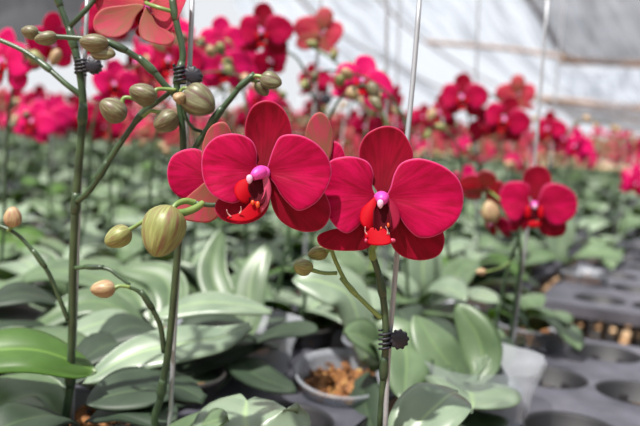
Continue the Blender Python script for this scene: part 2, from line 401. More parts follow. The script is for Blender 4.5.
def hero_lip(fr, sc, shift, kind):
    """lip lobes, callus, column; returns list of (name, MB, label)"""
    C, X, Y, Z = fr; out = []
    def pt(x, y, z): return C+(X*x+Y*y+Z*z)*sc
    th = 0.0005
    if kind == 2:
        lobeL = [(-4,2),(-12,-4),(-20,-12),(-22,-22),(-18,-30),(-10,-33),(-6,-28),(-8,-16),(-5,-6)]
        lobeR = [(3,2),(11,-4),(17,-12),(18,-22),(13,-32),(6,-35),(5,-28),(9,-18),(6,-8)]
        thr = [(-7,-6),(-9,-20),(-8,-32),(0,-38),(8,-33),(9,-20),(6,-6),(0,-3)]
        mid = [(-8,-30),(-16,-33),(-17,-38),(-15,-46),(-4,-48),(8,-46),(8,-40),(4,-33),(-1,-31),(-4,-34)]
        horns = [((-15,-37,12), (-17,-34,13), (-17,-29,16)), ((5,-37,12), (5,-33,13), (3,-29,16))]
        blobs = [(10,-43,11,3.4,2.2,'lip_pink'),(-16,-43,10,1.6,2.0,'lip_pink'),(6,-28,10,1.4,2.6,'callus'),(-1,-31,9,1.2,1.6,'callus')]
        col = ((0,0,0),(0,-2,7),(-1,-5,12)); cap = (-2,-7,13)
    else:
        lobeL = [(-6,0),(-14,-6),(-24,-10),(-28,-18),(-24,-28),(-16,-32),(-10,-28),(-14,-18),(-12,-8)]
        lobeR = [(2,2),(7,-8),(9,-20),(6,-32),(-1,-41),(-6,-40),(-1,-30),(2,-18),(0,-6)]
        thr = [(-12,-8),(-14,-20),(-12,-30),(-4,-35),(3,-30),(4,-18),(0,-5),(-5,-2)]
        mid = [(-10,-30),(-18,-38),(-24,-42),(-32,-44),(-34,-47),(-24,-50),(-12,-49),(-3,-44),(3,-36),(-2,-31)]
        horns = [((-30,-45,13), (-33,-42,15), (-34,-38,18)), ((-22,-42,14), (-20,-39,16), (-20,-35,19))]
        blobs = [(-4,-33,12,2.2,3.4,'callus'),(-9,-31,12,2,2.6,'callus')]
        col = ((0,0,0),(-4,-2,8),(-9,-6,12)); cap = (-12,-8,13)
    b = MB()
    b.petal(thr, (0, -3), lambda x, y, t, w, r: 2+5*t+6*w*w, 'lip_dark', 'lip_red', 5, 24, th, fr, sc)
    b.petal(lobeL, lobeL[0], lambda x, y, t, w, r: 3+16*t-9*t*t-5*w*w, 'lip_red', 'lip_red', 5, 28, th, fr, sc)
    b.petal(lobeR, lobeR[0], lambda x, y, t, w, r: 3+14*t-8*t*t-5*w*w, 'lip_pink' if kind == 1 else 'lip_wine', 'lip_wine', 5, 28, th, fr, sc)
    b.petal(mid, mid[0], lambda x, y, t, w, r: 9+6*t-3*w*w, 'lip_red', 'lip_pink', 5, 28, th, fr, sc)
    for h in horns: b.tube([pt(*p) for p in h], [0.8*sc, 0.6*sc, 0.25*sc], 'lip_white', 6, 6)
    for (x, y, z, rx, ry, mm) in blobs: b.blob(pt(x, y, z), X*rx*sc, Z*2.0*sc, Y*ry*sc, mm, 10, 6)
    out.append(('lip', b, 'glossy red three-lobed lip with pale tips'))
    c = MB(); c.tube([pt(*p) for p in col], [6.5*sc, 7.0*sc, 6.0*sc, 4.0*sc], 'column_pink', 12, 8)
    c.blob(pt(col[0][0], col[0][1]-1, 2), X*8*sc, Z*4*sc, Y*7*sc, 'column_pink', 14, 8)
    c.blob(pt(*cap), X*3.8*sc, Z*3.0*sc, Y*4.6*sc, 'anther', 12, 8, lambda th, t: 0.7+0.3*t)
    out.append(('column', c, 'magenta column with white cap'))
    return out

def hero_flower(parent, cx, cy, d, A, kind, label=None):
    C = at(cx, cy, d); sc = d/F; fr = (C, rt, up, BACK)
    e = empty('flower', C, parent)
    if label: e['label'] = label
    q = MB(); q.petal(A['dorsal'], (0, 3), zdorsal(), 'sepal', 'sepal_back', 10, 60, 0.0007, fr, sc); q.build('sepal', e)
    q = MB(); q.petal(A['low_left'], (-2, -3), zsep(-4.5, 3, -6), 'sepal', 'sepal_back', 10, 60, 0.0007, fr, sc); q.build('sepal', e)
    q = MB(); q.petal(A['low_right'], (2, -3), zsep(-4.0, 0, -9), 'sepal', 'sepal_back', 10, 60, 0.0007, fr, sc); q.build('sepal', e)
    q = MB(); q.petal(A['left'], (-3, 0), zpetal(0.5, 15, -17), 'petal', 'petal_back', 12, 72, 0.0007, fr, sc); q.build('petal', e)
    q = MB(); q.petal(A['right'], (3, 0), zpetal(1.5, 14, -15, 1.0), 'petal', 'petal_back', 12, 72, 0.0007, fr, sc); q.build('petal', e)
    for nm, b, lb in hero_lip(fr, sc, 0, kind): b.build(nm, e)['label'] = lb
    return e, C

def frame_to(C, face, upv=V((0, 0, 1)), spin=0.0):
    Z = V(face).normalized(); X = V(upv).cross(Z).normalized(); Y = Z.cross(X)
    if spin: q = Matrix.Rotation(spin, 3, Z); X = q @ X; Y = q @ Y
    return (V(C), X, Y, Z)
def flower_mb(C, face, size=0.09, spin=0.0, res=(4, 20), pf='petal_bg', rng=None, openness=1.0):
    """one complete moth-orchid bloom in a single builder"""
    fr = frame_to(C, face, spin=spin); sc = size/145.0; K, Mn = res; b = MB(); th = 0.0006
    j = (rng.uniform(-5, 5) if rng else 0); o = openness
    sp = 'sepal' if pf == 'petal' else 'petal_bg'
    b.petal(A2['dorsal'], (0, 3), zdorsal(-2, -12+j, 16), sp, 'sepal_back', K, Mn, th, fr, sc)
    b.petal(A2['low_left'], (-2, -3), zsep(-4.5, 3, -12+j), sp, 'sepal_back', K, Mn, th, fr, sc)
    b.petal(A2['low_right'], (2, -3), zsep(-4, 0, -14+j), sp, 'sepal_back', K, Mn, th, fr, sc)
    b.petal(A2['left'], (-3, 0), zpetal(0.5, 12, -22+j), pf, 'petal_back', K, Mn, th, fr, sc)
    b.petal(A2['right'], (3, 0), zpetal(1.5, 12, -22-j), pf, 'petal_back', K, Mn, th, fr, sc)
    C, X, Y, Z = fr
    def pt(x, y, z): return C+(X*x+Y*y+Z*z)*sc
    nn = 8 if Mn <= 20 else 12
    b.blob(pt(0, -4, 6), X*7*sc, Z*7*sc, Y*8*sc, 'column_pink', nn, 6)
    b.blob(pt(0, -7, 12), X*4*sc, Z*3*sc, Y*5*sc, 'anther', nn, 5)
    b.blob(pt(-12, -18, 8), X*6*sc, Z*4*sc, Y*13*sc, 'lip_red', nn, 6)
    b.blob(pt(12, -18, 8), X*6*sc, Z*4*sc, Y*13*sc, 'lip_red', nn, 6)
    b.blob(pt(0, -22, 4), X*9*sc, Z*3*sc, Y*14*sc, 'lip_dark', nn, 6)
    b.blob(pt(0, -40, 11), X*13*sc, Z*3*sc, Y*7*sc, 'lip_red', nn, 6)
    return b
def bud_mb(C, axis, r, l, m, n=14, split=True):
    az = V(axis).normalized(); ax = az.orthogonal().normalized(); ay = az.cross(ax); b = MB()
    b.blob(C, ax*r, ay*r, az*l, m, n if n < 10 else n*2, 6 if n < 10 else 14, lambda th, t: (1 + (0.20*abs(math.sin(th*1.5))-0.13) + 0.02*math.cos(th*12))*(1.12-0.34*t)*(1-.12*math.exp(-(t/.12)**2)))
    return b

# ------------------------------------------------------------------ pots
POT_PROF = [(0.0005, 0.0), (0.037, 0.0), (0.040, 0.003), (0.0485, 0.074), (0.0525, 0.098), (0.0565, 0.099), (0.057, 0.103), (0.0545, 0.104), (0.0505, 0.096), (0.039, 0.006), (0.0005, 0.005)]
def pot_mb(base, m='pot_clear', n=28):
    return MB().lathe(base, POT_PROF, m, n)
def bark_mb(base, rng, n=46, r=0.045):
    b = MB(); b.lathe(base, [(0.0004, 0.083), (0.03, 0.084), (0.048, 0.080), (0.047, 0.07), (0.038, 0.01), (0.0004, 0.009)][::-1], 'bark', 18)
    for i in range(n):
        a = rng.uniform(0, 6.28); q = r*math.sqrt(rng.random())
        c = V(base)+V((q*math.cos(a), q*math.sin(a), 0.084+rng.uniform(0, 0.007)))
        x = V((rng.uniform(-1, 1), rng.uniform(-1, 1), rng.uniform(-.6, .6))).normalized(); y = x.orthogonal().normalized(); z = x.cross(y)
        s = rng.uniform(0.003, 0.008); b.box(c, x*s, y*s*rng.uniform(.4, .8), z*s*rng.uniform(.25, .5), 'bark')
    return b
POTB = -0.075                                    # pot base relative to the deck
def rosette(rng, base, n=5, L=(0.12, 0.19), W=(0.055, 0.078), mats=('leaf', 'leaf_pale'), ang=None, res=(12, 6)):
    """two-ranked orchid leaves from a crown; list of MB"""
    out = []; a0 = rng.uniform(0, math.pi) if ang is None else ang
    crown = V(base)+V((0, 0, 0.09))
    for i in range(n):
        a = a0 + (i % 2)*math.pi + rng.uniform(-.35, .35); l = rng.uniform(*L)*(1-0.06*i); w = rng.uniform(*W)
        e = rng.uniform(.25, .55)+0.17*i/1.5; dr = rng.uniform(.02, .06)
        dh = V((math.cos(a), math.sin(a), 0))
        z0 = 0.006*i
        p = [crown+V((0, 0, z0))+dh*0.004, crown+dh*l*0.30*math.cos(e)+V((0, 0, z0+l*0.32*math.sin(e))),
             crown+dh*l*0.68*math.cos(e*.8)+V((0, 0, z0+l*0.55*math.sin(e)-dr*.3)), crown+dh*l*math.cos(e*.6)+V((0, 0, z0+l*0.60*math.sin(e)-dr))]
        b = MB(); b.leaf(p, w, (0, 0, 1), mats[0] if mats[1] == 'dark' else rng.choice((mats[0],)*7+('leaf_pale',)*6+('leaf_dark',)*5+('leaf_green',)*2), fold=rng.uniform(.15, .4), n=res[0], na=res[1], roll=rng.uniform(-.25, .25))
        out.append(b)
    return out
def spike_pts(rng, base, H=0.42, a=None):
    a = rng.uniform(0, 6.28) if a is None else a; dh = V((math.cos(a), math.sin(a), 0))
    c = V(base)+V((0, 0, 0.09))
    return [c+dh*0.01, c+dh*0.03+V((0, 0, H*.35)), c+dh*0.035+V((0, 0, H*.72)), c+dh*0.07+V((0, 0, H*.92)), c+dh*0.14+V((0, 0, H)), c+dh*0.21+V((0, 0, H*.97))], dh
def random_bloom(rng, base, nfl, H, facebias=0.8, res=(3, 14), pm='petal_bg'):
    """spike, flowers, buds as builders"""
    pts, dh = spike_pts(rng, base, H); Q = catmull(pts, 40)
    sp = MB().tube(Q[::2], [0.0028, 0.0026, 0.0022, 0.0016, 0.0012], 'stem', 6)
    fl, bd = [], []
    side = V((-dh.y, dh.x, 0))
    for i in range(nfl):
        t = 20+int(17*(i+.5)/max(nfl, 1)); p = Q[min(t, 37)]
        s = 1 if i % 2 else -1
        c = p + side*s*rng.uniform(.015, .032)+V((0, 0, rng.uniform(-.012, .02)))
        f = V((rng.uniform(-.8, .8), -1, rng.uniform(-.25, .25))) if rng.random() < facebias else V((rng.uniform(-1, 1), .9, 0))
        f = (f.normalized()*0.8+side*s*.5)
        sp.tube([p, (p+c)/2+V((0, 0, .004)), c-f.normalized()*.004], .0012, 'stem_bright', 5, 4, cap=False)
        fl.append(flower_mb(c, f, rng.uniform(.075, .092), rng.uniform(-.25, .25), res, pm, rng))
    for i in range(rng.randint(3, 6)):
        p = Q[39-3*i]; c = p+V((rng.uniform(-.014, .014), rng.uniform(-.014, .014), rng.uniform(-.014, .006)))
        bd.append(bud_mb(c, (rng.uniform(-1, 1), rng.uniform(-1, 1), -.5), rng.uniform(.006, .009), rng.uniform(.009, .013), rng.choice(('bud_olive', 'bud_brown', 'bud_tan')), 8))
    return sp, fl, bd, Q

# ------------------------------------------------------------------ setting
g = MB(); gs = 60
g.face([g.vert(p) for p in (V((-gs, -3, 0)), V((gs, -3, 0)), V((gs, 2*gs, 0)), V((-gs, 2*gs, 0)))], 'ground_litter', True)
struct(g, 'floor')

# trays
PIT = 0.14; HR = 0.0505
def tray_meshes(nu, nv, pa=0.14, pb=0.14, HR=0.0505, par=None):
    """deck with round openings and hanging ribbed baskets; local x = along bench, y = across"""
    dk = MB(); th = 0.006; sk = 0.022
    for i in range(nu):
        odd = par is not None and (i+par) % 2 == 1
        if odd:
            for y0 in (0.0, (nv-.5)*pb):
                dk.box(((i+.5)*pa, y0+pb/4, -th/2), V((pa/2, 0, 0)), V((0, pb/4, 0)), V((0, 0, th/2)), 'tray_plastic')
        for j in range(nv-1 if odd else nv):
            cx, cy = (i+.5)*pa, (j+(1.0 if odd else .5))*pb; seg = 32
            top_c, top_s, bot_c, low = [], [], [], []
            for q in range(seg):
                a = 2*math.pi*(q+.5)/seg; c_, s_ = math.cos(a), math.sin(a)
                k = min(pa/2/max(abs(c_), 1e-6), pb/2/max(abs(s_), 1e-6))
                top_c.append(dk.vert((cx+HR*c_, cy+HR*s_, 0.0))); top_s.append(dk.vert((cx+k*c_, cy+k*s_, 0.0)))
                low.append(dk.vert((cx+HR*c_, cy+HR*s_, -0.024)))
                bot_c.append(dk.vert((cx+k*c_, cy+k*s_, -th)))
            # raised lip around the opening
            lip = [dk.vert((cx+(HR+.0035)*math.cos(2*math.pi*(q+.5)/seg), cy+(HR+.0035)*math.sin(2*math.pi*(q+.5)/seg), 0.003)) for q in range(seg)]
            lipo = [dk.vert((cx+(HR+.007)*math.cos(2*math.pi*(q+.5)/seg), cy+(HR+.007)*math.sin(2*math.pi*(q+.5)/seg), 0.0)) for q in range(seg)]
            for q in range(seg):
                r2 = (q+1) % seg
                dk.face((top_c[q], lip[q], lip[r2], top_c[r2]), 'basket_black'); dk.face((lip[q], lipo[q], lipo[r2], lip[r2]), 'tray_plastic')
                dk.face((lipo[q], top_s[q], top_s[r2], lipo[r2]), 'tray_plastic', True)
                dk.face((top_c[r2], low[r2], low[q], top_c[q]), 'basket_black')
                dk.face((bot_c[q], bot_c[r2], low[r2], low[q]), 'tray_plastic', True)
            # square corners
            for sx in (-1, 1):
                for sy in (-1, 1):
                    t0 = dk.vert((cx+sx*pa/2, cy+sy*pb/2, 0)); p0 = dk.v[t0]
                    cand = [min((w for w in top_s if abs(dk.v[w].x-p0.x) < 1e-6), key=lambda w: abs(dk.v[w].y-p0.y)),
                            min((w for w in top_s if abs(dk.v[w].y-p0.y) < 1e-6), key=lambda w: abs(dk.v[w].x-p0.x))]
                    dk.face((t0, cand[0], cand[1]), 'tray_plastic', True)
    Lx, Ly = nu*pa, nv*pb
    for (c, x, y) in (((Lx/2, 0.0015, -sk/2), Lx/2, .0015), ((Lx/2, Ly-.0015, -sk/2), Lx/2, .0015), ((.0015, Ly/2, -sk/2), .0015, Ly/2), ((Lx-.0015, Ly/2, -sk/2), .0015, Ly/2)):
        dk.box(c, V((x, 0, 0)), V((0, y, 0)), V((0, 0, sk/2)), 'tray_plastic')
    return dk
def basket_mb(HR=0.0505):
    b = MB()
    for q in range(8):
        a = 2*math.pi*(q+.5)/8; d = V((math.cos(a), math.sin(a), 0)); t = V((-d.y, d.x, 0))
        top, bot = d*(HR+.001)+V((0, 0, -.015)), d*(HR-.006)+V((0, 0, -.078))
        b.box((top+bot)/2, t*.0060, d*.0014, (top-bot)/2, 'basket_black')
    b.lathe((0, 0, -.078), [(HR-.018, -.003), (HR-.003, -.003), (HR-.003, .003), (HR-.018, .003), (HR-.018, -.003)], 'basket_black', 24)
    return b
TRM = {}
rz = math.atan2(UU.y, UU.x)
def place_tray(u0, v0, nu, nv, label, group=None, baskets=None, par=None):
    """u0,v0: near right corner; across runs towards -v (local y is left of local x)"""
    key = (nu, nv, par); pa, pb, hr = (.14, .14, .0505) if par is None else (.18, .11, .0480); bk = 'bk%s' % hr
    if key not in TRM: TRM[key] = tray_meshes(nu, nv, pa, pb, hr, par).mesh('tray_deck')
    if bk not in TRM: TRM[bk] = basket_mb(hr).mesh('basket')
    e = empty('nursery_tray', uv(u0, v0)); e.rotation_euler = (0, 0, rz)
    tag(e, label, 'tray', group)
    o = bpy.data.objects.new('deck', TRM[key]); COL.objects.link(o); o.parent = e
    for i in range(nu):
        odd = par is not None and (i+par) % 2 == 1
        for j in range(nv-1 if odd else nv):
            if baskets is None or baskets(i, j):
                k = bpy.data.objects.new('basket', TRM[bk]); COL.objects.link(k); k.parent = e
                k.location = ((i+.5)*pa, (j+(1.0 if odd else .5))*pb, 0)
    return e
# cells: u centres .85 +- .14 n, v centres -.11 - .14 k ; right strip = two columns
U0_ = 0.78; V0_ = 0.10
place_tray(.42, .145, 5, 4, 'dark grey plastic cell tray with empty round openings at lower right corner', par=0)
place_tray(1.58, .145, 6, 4, 'grey cell tray just behind the gap, its ribbed side facing the camera', par=1)
for k, (uu, nm) in enumerate(((2.68, 'next empty grey cell tray beyond the one behind the gap'), (3.78, 'third empty grey cell tray beyond the gap, strongly blurred'))):
    place_tray(uu, .145, 6, 4, nm, par=1)
for k in range(2): place_tray(4.88+1.10*k, .145, 6, 4, 'distant blurred empty cell tray along the right edge of the bench', 'far empty cell trays on the right edge', par=1)
vis_b = lambda i, j: True
names = ['under the front crimson pair', 'under the bare bark-filled pot', 'in the third row back from the front', 'in the fourth row back', 'in the fifth row back']
for i in range(9):
    for j in range(2):
        u0 = .36+.8405*i; v0 = -.325-.565*j
        d = uv(u0, v0).y
        lab = None
        if i == 0 and j == 0: lab = 'grey cell tray below the front crimson flowers holding the bark-filled pot'
        elif i == 0: lab = 'grey cell tray at lower left under the large pale leaves'
        elif i == 1 and j == 0: lab = 'grey cell tray behind the bark-filled pot, mostly hidden by leaves'
        elif i == 1: lab = 'grey cell tray at left behind the lower left one, hidden by leaves'
        place_tray(u0, v0, 6, 4, lab or 'distant cell tray hidden beneath the rows of potted orchids', None if lab else 'cell trays under the far orchid rows', (lambda a, b: False) if i > 1 else vis_b)

# bench frame under the trays
bf = empty('bench_frame', uv(0.3, 0.06, -BZ)); tag(bf, 'galvanised pipe bench frame carrying the grey cell trays', 'bench')
for v in (0.12, -0.265, -0.75, -1.43):
    MB().tube([uv(0.3, v, -.0365), uv(7.9, v, -.0365)], .0145, 'pipe', 10).build('rail', bf)
for u in (0.7, 2.4, 4.1, 5.8, 7.5):
    for v in (0.12, -1.43):
        MB().tube([uv(u, v, -BZ), uv(u, v, -.05)], .014, 'pipe', 10).build('leg', bf)

# plain slatted benches that carry the farther rows; pots stand straight on them
def far_bench(u0, u1, v0, v1, label):
    e = empty('plant_bench', uv(u0, v0, -BZ)); tag(e, label, 'bench')
    b = MB(); n = 6; w_ = (v0-v1)/n
    for i in range(n):
        c = (uv(u0, v0-w_*(i+.5), -.087)+uv(u1, v0-w_*(i+.5), -.087))/2
        b.box(c, UU*((u1-u0)/2), VV*(w_*.46), V((0, 0, .012)), 'tray_plastic')
    b.build('bench_top', e)
    for u in [u0+.2+(u1-u0-.4)*k/4 for k in range(5)]:
        for v in (v0-.08, v1+.08): MB().tube([uv(u, v, -BZ), uv(u, v, -.099)], .014, 'pipe', 8).build('leg', e)
far_bench(8.0, 16.5, .145, -1.45, 'far continuation of the tray bench under the tiny distant orchids')
for k_, nm in enumerate(('first slatted bench left of the cell tray bench, under blurred orchid rows', 'second slatted bench left of the cell tray bench, under blurred orchid rows', 'third slatted bench to the left, under distant blurred orchid rows', 'fourth slatted bench to the left, under distant blurred orchid rows', 'fifth slatted bench to the left, leftmost under the farthest orchids')):
    far_bench(1.0+.55*k_, 16.5, -1.46-1.4*k_, -1.46-1.4*(k_+1)+.02, nm)

# shade nets and roof pipes
def net(name, A, B, m, nu=40, nv=24, sag=0.15):
    """loft between two 3-D curves"""
    PA = catmull(A, nu+1); PB = catmull(B, nu+1); b = MB(); g = []
    for i in range(nu+1):
        g.append([b.vert(PA[i].lerp(PB[i], j/nv)-V((0, 0, sag*math.sin(math.pi*((j/nv*3) % 1))+0.05*math.sin(i*.9+j))), (j/nv, i/nu)) for j in range(nv+1)])
    for i in range(nu):
        for j in range(nv): b.face((g[i][j], g[i+1][j], g[i+1][j+1], g[i][j+1]), m)
    return b
LA = [at(170, -70, 8), at(230, 0, 10), at(270, 36, 12), at(330, 80, 15), at(420, 126, 19), at(520, 152, 24), at(600, 165, 30)]
LB = [at(620, -190, 8.5), at(640, -90, 10.5), at(655, -30, 13), at(670, 20, 16), at(700, 70, 20), at(730, 110, 25), at(760, 140, 31)]
struct(net('ceiling', LA, LB, 'net_light'), 'ceiling')
# darker net sheets at the upper right, each ending on a batten
def sheet(tl, tr, bl, br, m, name):
    return struct(net(name, [tl, (tl+bl)/2-V((0, 0, .1)), bl], [tr, (tr+br)/2-V((0, 0, .1)), br], m, 12, 16, .06), name)
sheet(at(505, -40, 7.5), at(760, -60, 8.2), at(566, 58, 12.5), at(760, 70, 13.5), 'net_grey', 'ceiling_right_front')
sheet(at(552, 66, 12.8), at(780, 78, 13.8), at(575, 98, 16.5), at(780, 120, 17.5), 'net_light', 'ceiling_right_middle')
sheet(at(540, 100, 16.6), at(790, 122, 17.6), at(585, 122, 21), at(790, 150, 22), 'net_grey', 'ceiling_right_back')
sheet(at(-60, -60, 7), at(175, -60, 7), at(-60, 48, 11), at(188, 44, 11), 'net_dark', 'ceiling_left')
def pipe(name, pts, r, m='pipe'):
    return struct(MB().tube(pts, r, m, 8, 24), name)
pipe('roof_batten', [at(560, 60, 12.5), at(780, 72, 13.6)], .06, 'beam')
pipe('roof_batten', [at(535, 98, 16.5), at(790, 122, 17.6)], .06, 'beam')
pipe('roof_pipe', [at(425, 42, 13), at(500, 48, 13), at(572, 58, 12.5)], .035, 'beam')
pipe('roof_pipe', [at(505, -30, 7.6), at(530, 0, 9), at(566, 58, 12.3)], .035)
pipe('roof_pipe', [at(500, 90, 17), at(640, 120, 18)], .05)
pipe('roof_pipe', [at(280, -20, 9), at(350, 40, 12), at(470, 100, 16), at(600, 140, 22)], .025)
pipe('roof_pipe', [at(360, -20, 9), at(430, 45, 12), at(520, 95, 16), at(640, 135, 22)], .02)

ov = MB(); ovg = []
for i in range(25):
    ovg.append([ov.vert((-9+18*i/24, -6+14.5*j/24, BZ+2.3+.05*math.sin(i*1.3)+.04*math.sin(j*1.7)), (i/24, j/24)) for j in range(25)])
for i in range(24):
    for j in range(24): ov.face((ovg[i][j], ovg[i+1][j], ovg[i+1][j+1], ovg[i][j+1]), 'net_over')
struct(ov, 'ceiling_overhead')

def fill_blocker(name, a, b, h=2.9):
    a, b = V(a), V(b); w_ = MB(); n = 16; g_ = [[w_.vert(a.lerp(b, i/n)+V((.03*math.sin(i*2.1+k), .03*math.cos(i*1.7+k), h*k/6)), (i/n, k/6)) for k in range(7)] for i in range(n+1)]
    for i in range(n):
        for k in range(6): w_.face((g_[i][k], g_[i+1][k], g_[i+1][k+1], g_[i][k+1]), 'net_blocker')
    struct(w_, name)
fill_blocker('fill_blocker_back', (-9, -5.5, 0), (5, -5.5, 0)); fill_blocker('fill_blocker_left', (-9, -5.5, 0), (-9, 13, 0)); fill_blocker('fill_blocker_right', (5, -5.5, 0), (5, 9.5, 0))  # unseen dark net screens, added to cut fill light from back and sides

# ------------------------------------------------------------------ foreground plants
def Q3(l): return [at(*p) for p in l]
class Plant:
    def __init__(s, u, v, label, pot='pot_clear', seed=1, bark=True, name='potted_orchid', cat='orchid', group=None, tilt=0.0, grow=1.0):
        s.base = uv(u, v, POTB); s.rng = random.Random(seed)
        s.e = empty(name, s.base); tag(s.e, label, cat, group)
        tm = Matrix.Translation(s.base) @ Matrix.Rotation(tilt, 4, 'X') @ Matrix.Diagonal((grow, grow, 1, 1)) @ Matrix.Translation(-s.base)
        if pot: MB().merge(pot_mb(s.base, pot), tm).build('pot', s.e)
        if bark: MB().merge(bark_mb(s.base, s.rng), tm).build('bark_chips', s.e)
        s.crown = s.base+V((0, 0, 0.09))
    def leaf(s, px, w, nh=(0, -.35, 1), m='leaf', fold=.25, roll=0.0, notch=0.0, tocrown=False, label=None, blunt=False):
        pts = Q3(px)
        if tocrown: pts = [s.crown+V((0, 0, .002))] + pts
        o = MB().leaf(pts, w, nh, m, None, fold, 22, 10, roll=roll, notch=notch, blunt=blunt).build('leaf', s.e)
        if label: o['label'] = label
        return o
    def rosette(s, n, **k):
        for b in rosette(s.rng, s.base, n, **k): b.build('leaf', s.e)
    def stem(s, px, r, m='stem', n=10, name='flower_spike', nodes=(), fromcrown=False, samples=44, bracts=True):
        pts = Q3(px)
        if fromcrown: pts = [s.crown+V((0, 0, -.01))]+pts
        b = MB(); Pn = catmull(pts, samples); b.tube(Pn, r, m, n)
        for t in nodes:                                         # nodes with a small papery sheath
            i = int(t*(samples-1)); rr = r if isinstance(r, float) else r[min(int(t*(len(r)-1)), len(r)-1)]
            T = (Pn[min(i+1, samples-1)]-Pn[i-1]).normalized()
            b.tube([Pn[i]-T*.006, Pn[i]-T*.001, Pn[i]+T*.003, Pn[i]+T*.012], [rr*1.0, rr*1.35, rr*1.3, rr*1.02], 'stem_bright' if m == 'stem_bright' else 'stem', n, 8)
        o = b.build(name, s.e); s.last = Pn; return o
    def bud(s, x, y, d, ax, r, l, m='bud_olive', ped=None, pr=.0014, pm='stem_bright'):
        A = (rt*ax[0]-up*ax[1]+BACK*(ax[2] if len(ax) > 2 else 0)).normalized(); c = at(x, y, d)
        o = bud_mb(c, A, r, l, m).build('bud', s.e)
        if ped:
            b = MB().tube(Q3(ped)+[c-A*l*.85], [pr, pr, pr*1.5], pm, 8, 14).build('pedicel', s.e)
        return o
    def stake(s, px, r=.0016, label=None):
        o = MB().tube(Q3(px), r, 'wire', 8, 12).build('wire_stake', s.e)
        if label: o['label'] = label
    def clip(s, x, y, d, along, off, sr, w=.012, r=.006):
        """spring of rings round the stem with a toothed barrel beside it"""
        c = at(x, y, d); T = (rt*along[0]-up*along[1]).normalized(); O = (rt*off[0]-up*off[1]).normalized()
        e = empty('spring_clip', c, s.e)
        b = MB(); n = 90; pts = []
        a = T.orthogonal().normalized(); bb = T.cross(a)
        for i in range(n):
            t = i/(n-1); pts.append(c+T*((t-.5)*w)+(a*math.cos(t*4.5*2*math.pi)+bb*math.sin(t*4.5*2*math.pi))*(sr+.0011))
        b.tube(pts, .0009, 'clip', 6); b.build('coil', e)
        k = MB(); Z = BACK; ctr = c+O*(sr+r+.0005)
        nn = 40; fn = lambda q, z: 1+0.07*(1 if (q//2) % 2 else -1)
        k.lathe(ctr-Z*.0045, [(.0003, 0), (r*.8, 0), (r, .001), (r*1.02, .0045), (r, .008), (r*.8, .009), (.0003, .009)], 'clip', nn, T, O, Z, fn)
        k.build('toothed_barrel', e)

# --- P1: the spike that carries the two front flowers
P1 = Plant(.51, -.24, 'front orchid whose arching spike bears the two large sharp crimson flowers', seed=3)
P1.stem([(376, 455, .60), (381, 415, .588), (384, 370, .58), (386, 330, .575), (381, 285, .572), (371, 252, .568), (357, 228, .562), (330, 205, .558), (290, 196, .555), (245, 200, .553), (215, 205, .55), (195, 203, .548)],
        [.0030, .0028, .0027, .0026, .0025, .0023, .0021, .0019, .0018, .0017, .0017], nodes=(.12, .26, .42), fromcrown=True, samples=70)
P1.stem([(381, 318, .574), (366, 304, .57), (348, 285, .566), (336, 262, .562), (331, 248, .56)], [.0019, .0017, .0015, .0014], name='side_shoot', m='stem_bright', nodes=(.45,))
P1.bud(303, 267, .560, (-.6, -.15, .6), .0062, .0078, 'bud_olive', ped=[(337, 273, .563), (324, 273, .561), (312, 270, .560)])
P1.bud(318, 253, .566, (-.9, .2, -.2), .0055, .0075, 'bud_olive', ped=[(333, 250, .562), (328, 250, .563)])
# rachis end bending down into the buds left of the flowers
P1.stem([(203, 203, .549), (196, 208, .545), (186, 212, .54), (176, 214, .536)], [.0022, .0026, .0026, .0030], name='pedicel', m='stem_bright')
P1.stem([(195, 203, .549), (186, 201, .545), (177, 204, .540), (171, 211, .536)], [.0024, .0022, .0020, .0016], name='pedicel', m='stem_bright')
P1.bud(163, 231, .530, (-.28, .95, .1), .0148, .0178, 'bud_olive')
P1.stem([(172, 212, .538), (158, 216, .542), (146, 220, .545), (134, 227, .545), (127, 231, .545)], [.0013, .0013, .0014, .0016], name='pedicel', m='stem_bright')
P1.bud(118, 237, .545, (-.85, .45, .1), .0078, .0098, 'bud_olive')
P1.stem([(373, 258, .566), (372, 250, .56), (376, 240, .553), (380, 215, .548)], [.0028, .0024, .0020], name='pedicel', m='stem_bright')
P1.stem([(262, 198, .553), (262, 185, .545), (262, 176, .535)], [.0018, .0016], name='pedicel', m='stem_bright')
P1.stake([(384, 460, .585), (388, 360, .581), (394, 290, .58), (404, 170, .58), (413, 80, .585), (421, -20, .59)], .0019)
P1.clip(385, 340, .5755, (0, 1), (1, -.05), .0030, .015, .0066)
hero_flower(P1.e, 262.7, 171.7, .525, A1, 1, 'left front flower facing slightly left')
hero_flower(P1.e, 381.4, 197.1, .540, A2, 2, 'right front flower facing the camera')
# flowers of the same spike that face away
def away_flower(parent, cx, cy, d, parts, label):
    C = at(cx, cy, d); e = empty('flower', C, parent); e['label'] = label; sc = d/F; fr = (C, rt, up, BACK)
    for nm, outl, mf, mb, z0 in parts:
        o = [(x-cx, cy-y) for x, y in outl]
        MB().petal(o, (0, 0), (lambda z0: lambda x, y, t, w, r: z0-6*t+7*t*t-3*w*w)(z0), mf, mb, 8, 44, .0006, fr, sc).build(nm, e)
away_flower(P1.e, 212, 178, .560, [
    ('petal', [(212,178),(208,160),(198,149),(184,149),(172,156),(167,170),(169,186),(177,196),(190,200),(204,194)], 'petal', 'petal_back', -2),
    ('sepal', [(211,176),(203,165),(202,148),(207,132),(215,124),(226,123),(232,136),(230,155),(222,170)], 'sepal_back', 'sepal', 3),
    ('sepal', [(210,180),(198,188),(186,198),(176,208),(180,218),(196,222),(210,222),(220,214),(222,200),(218,188)], 'sepal_back', 'sepal', 3),
    ('petal', [(214,178),(224,166),(244,160),(256,168),(258,184),(246,198),(230,198)], 'petal_back', 'petal', -2)], 'half-hidden flower seen from behind at the left')
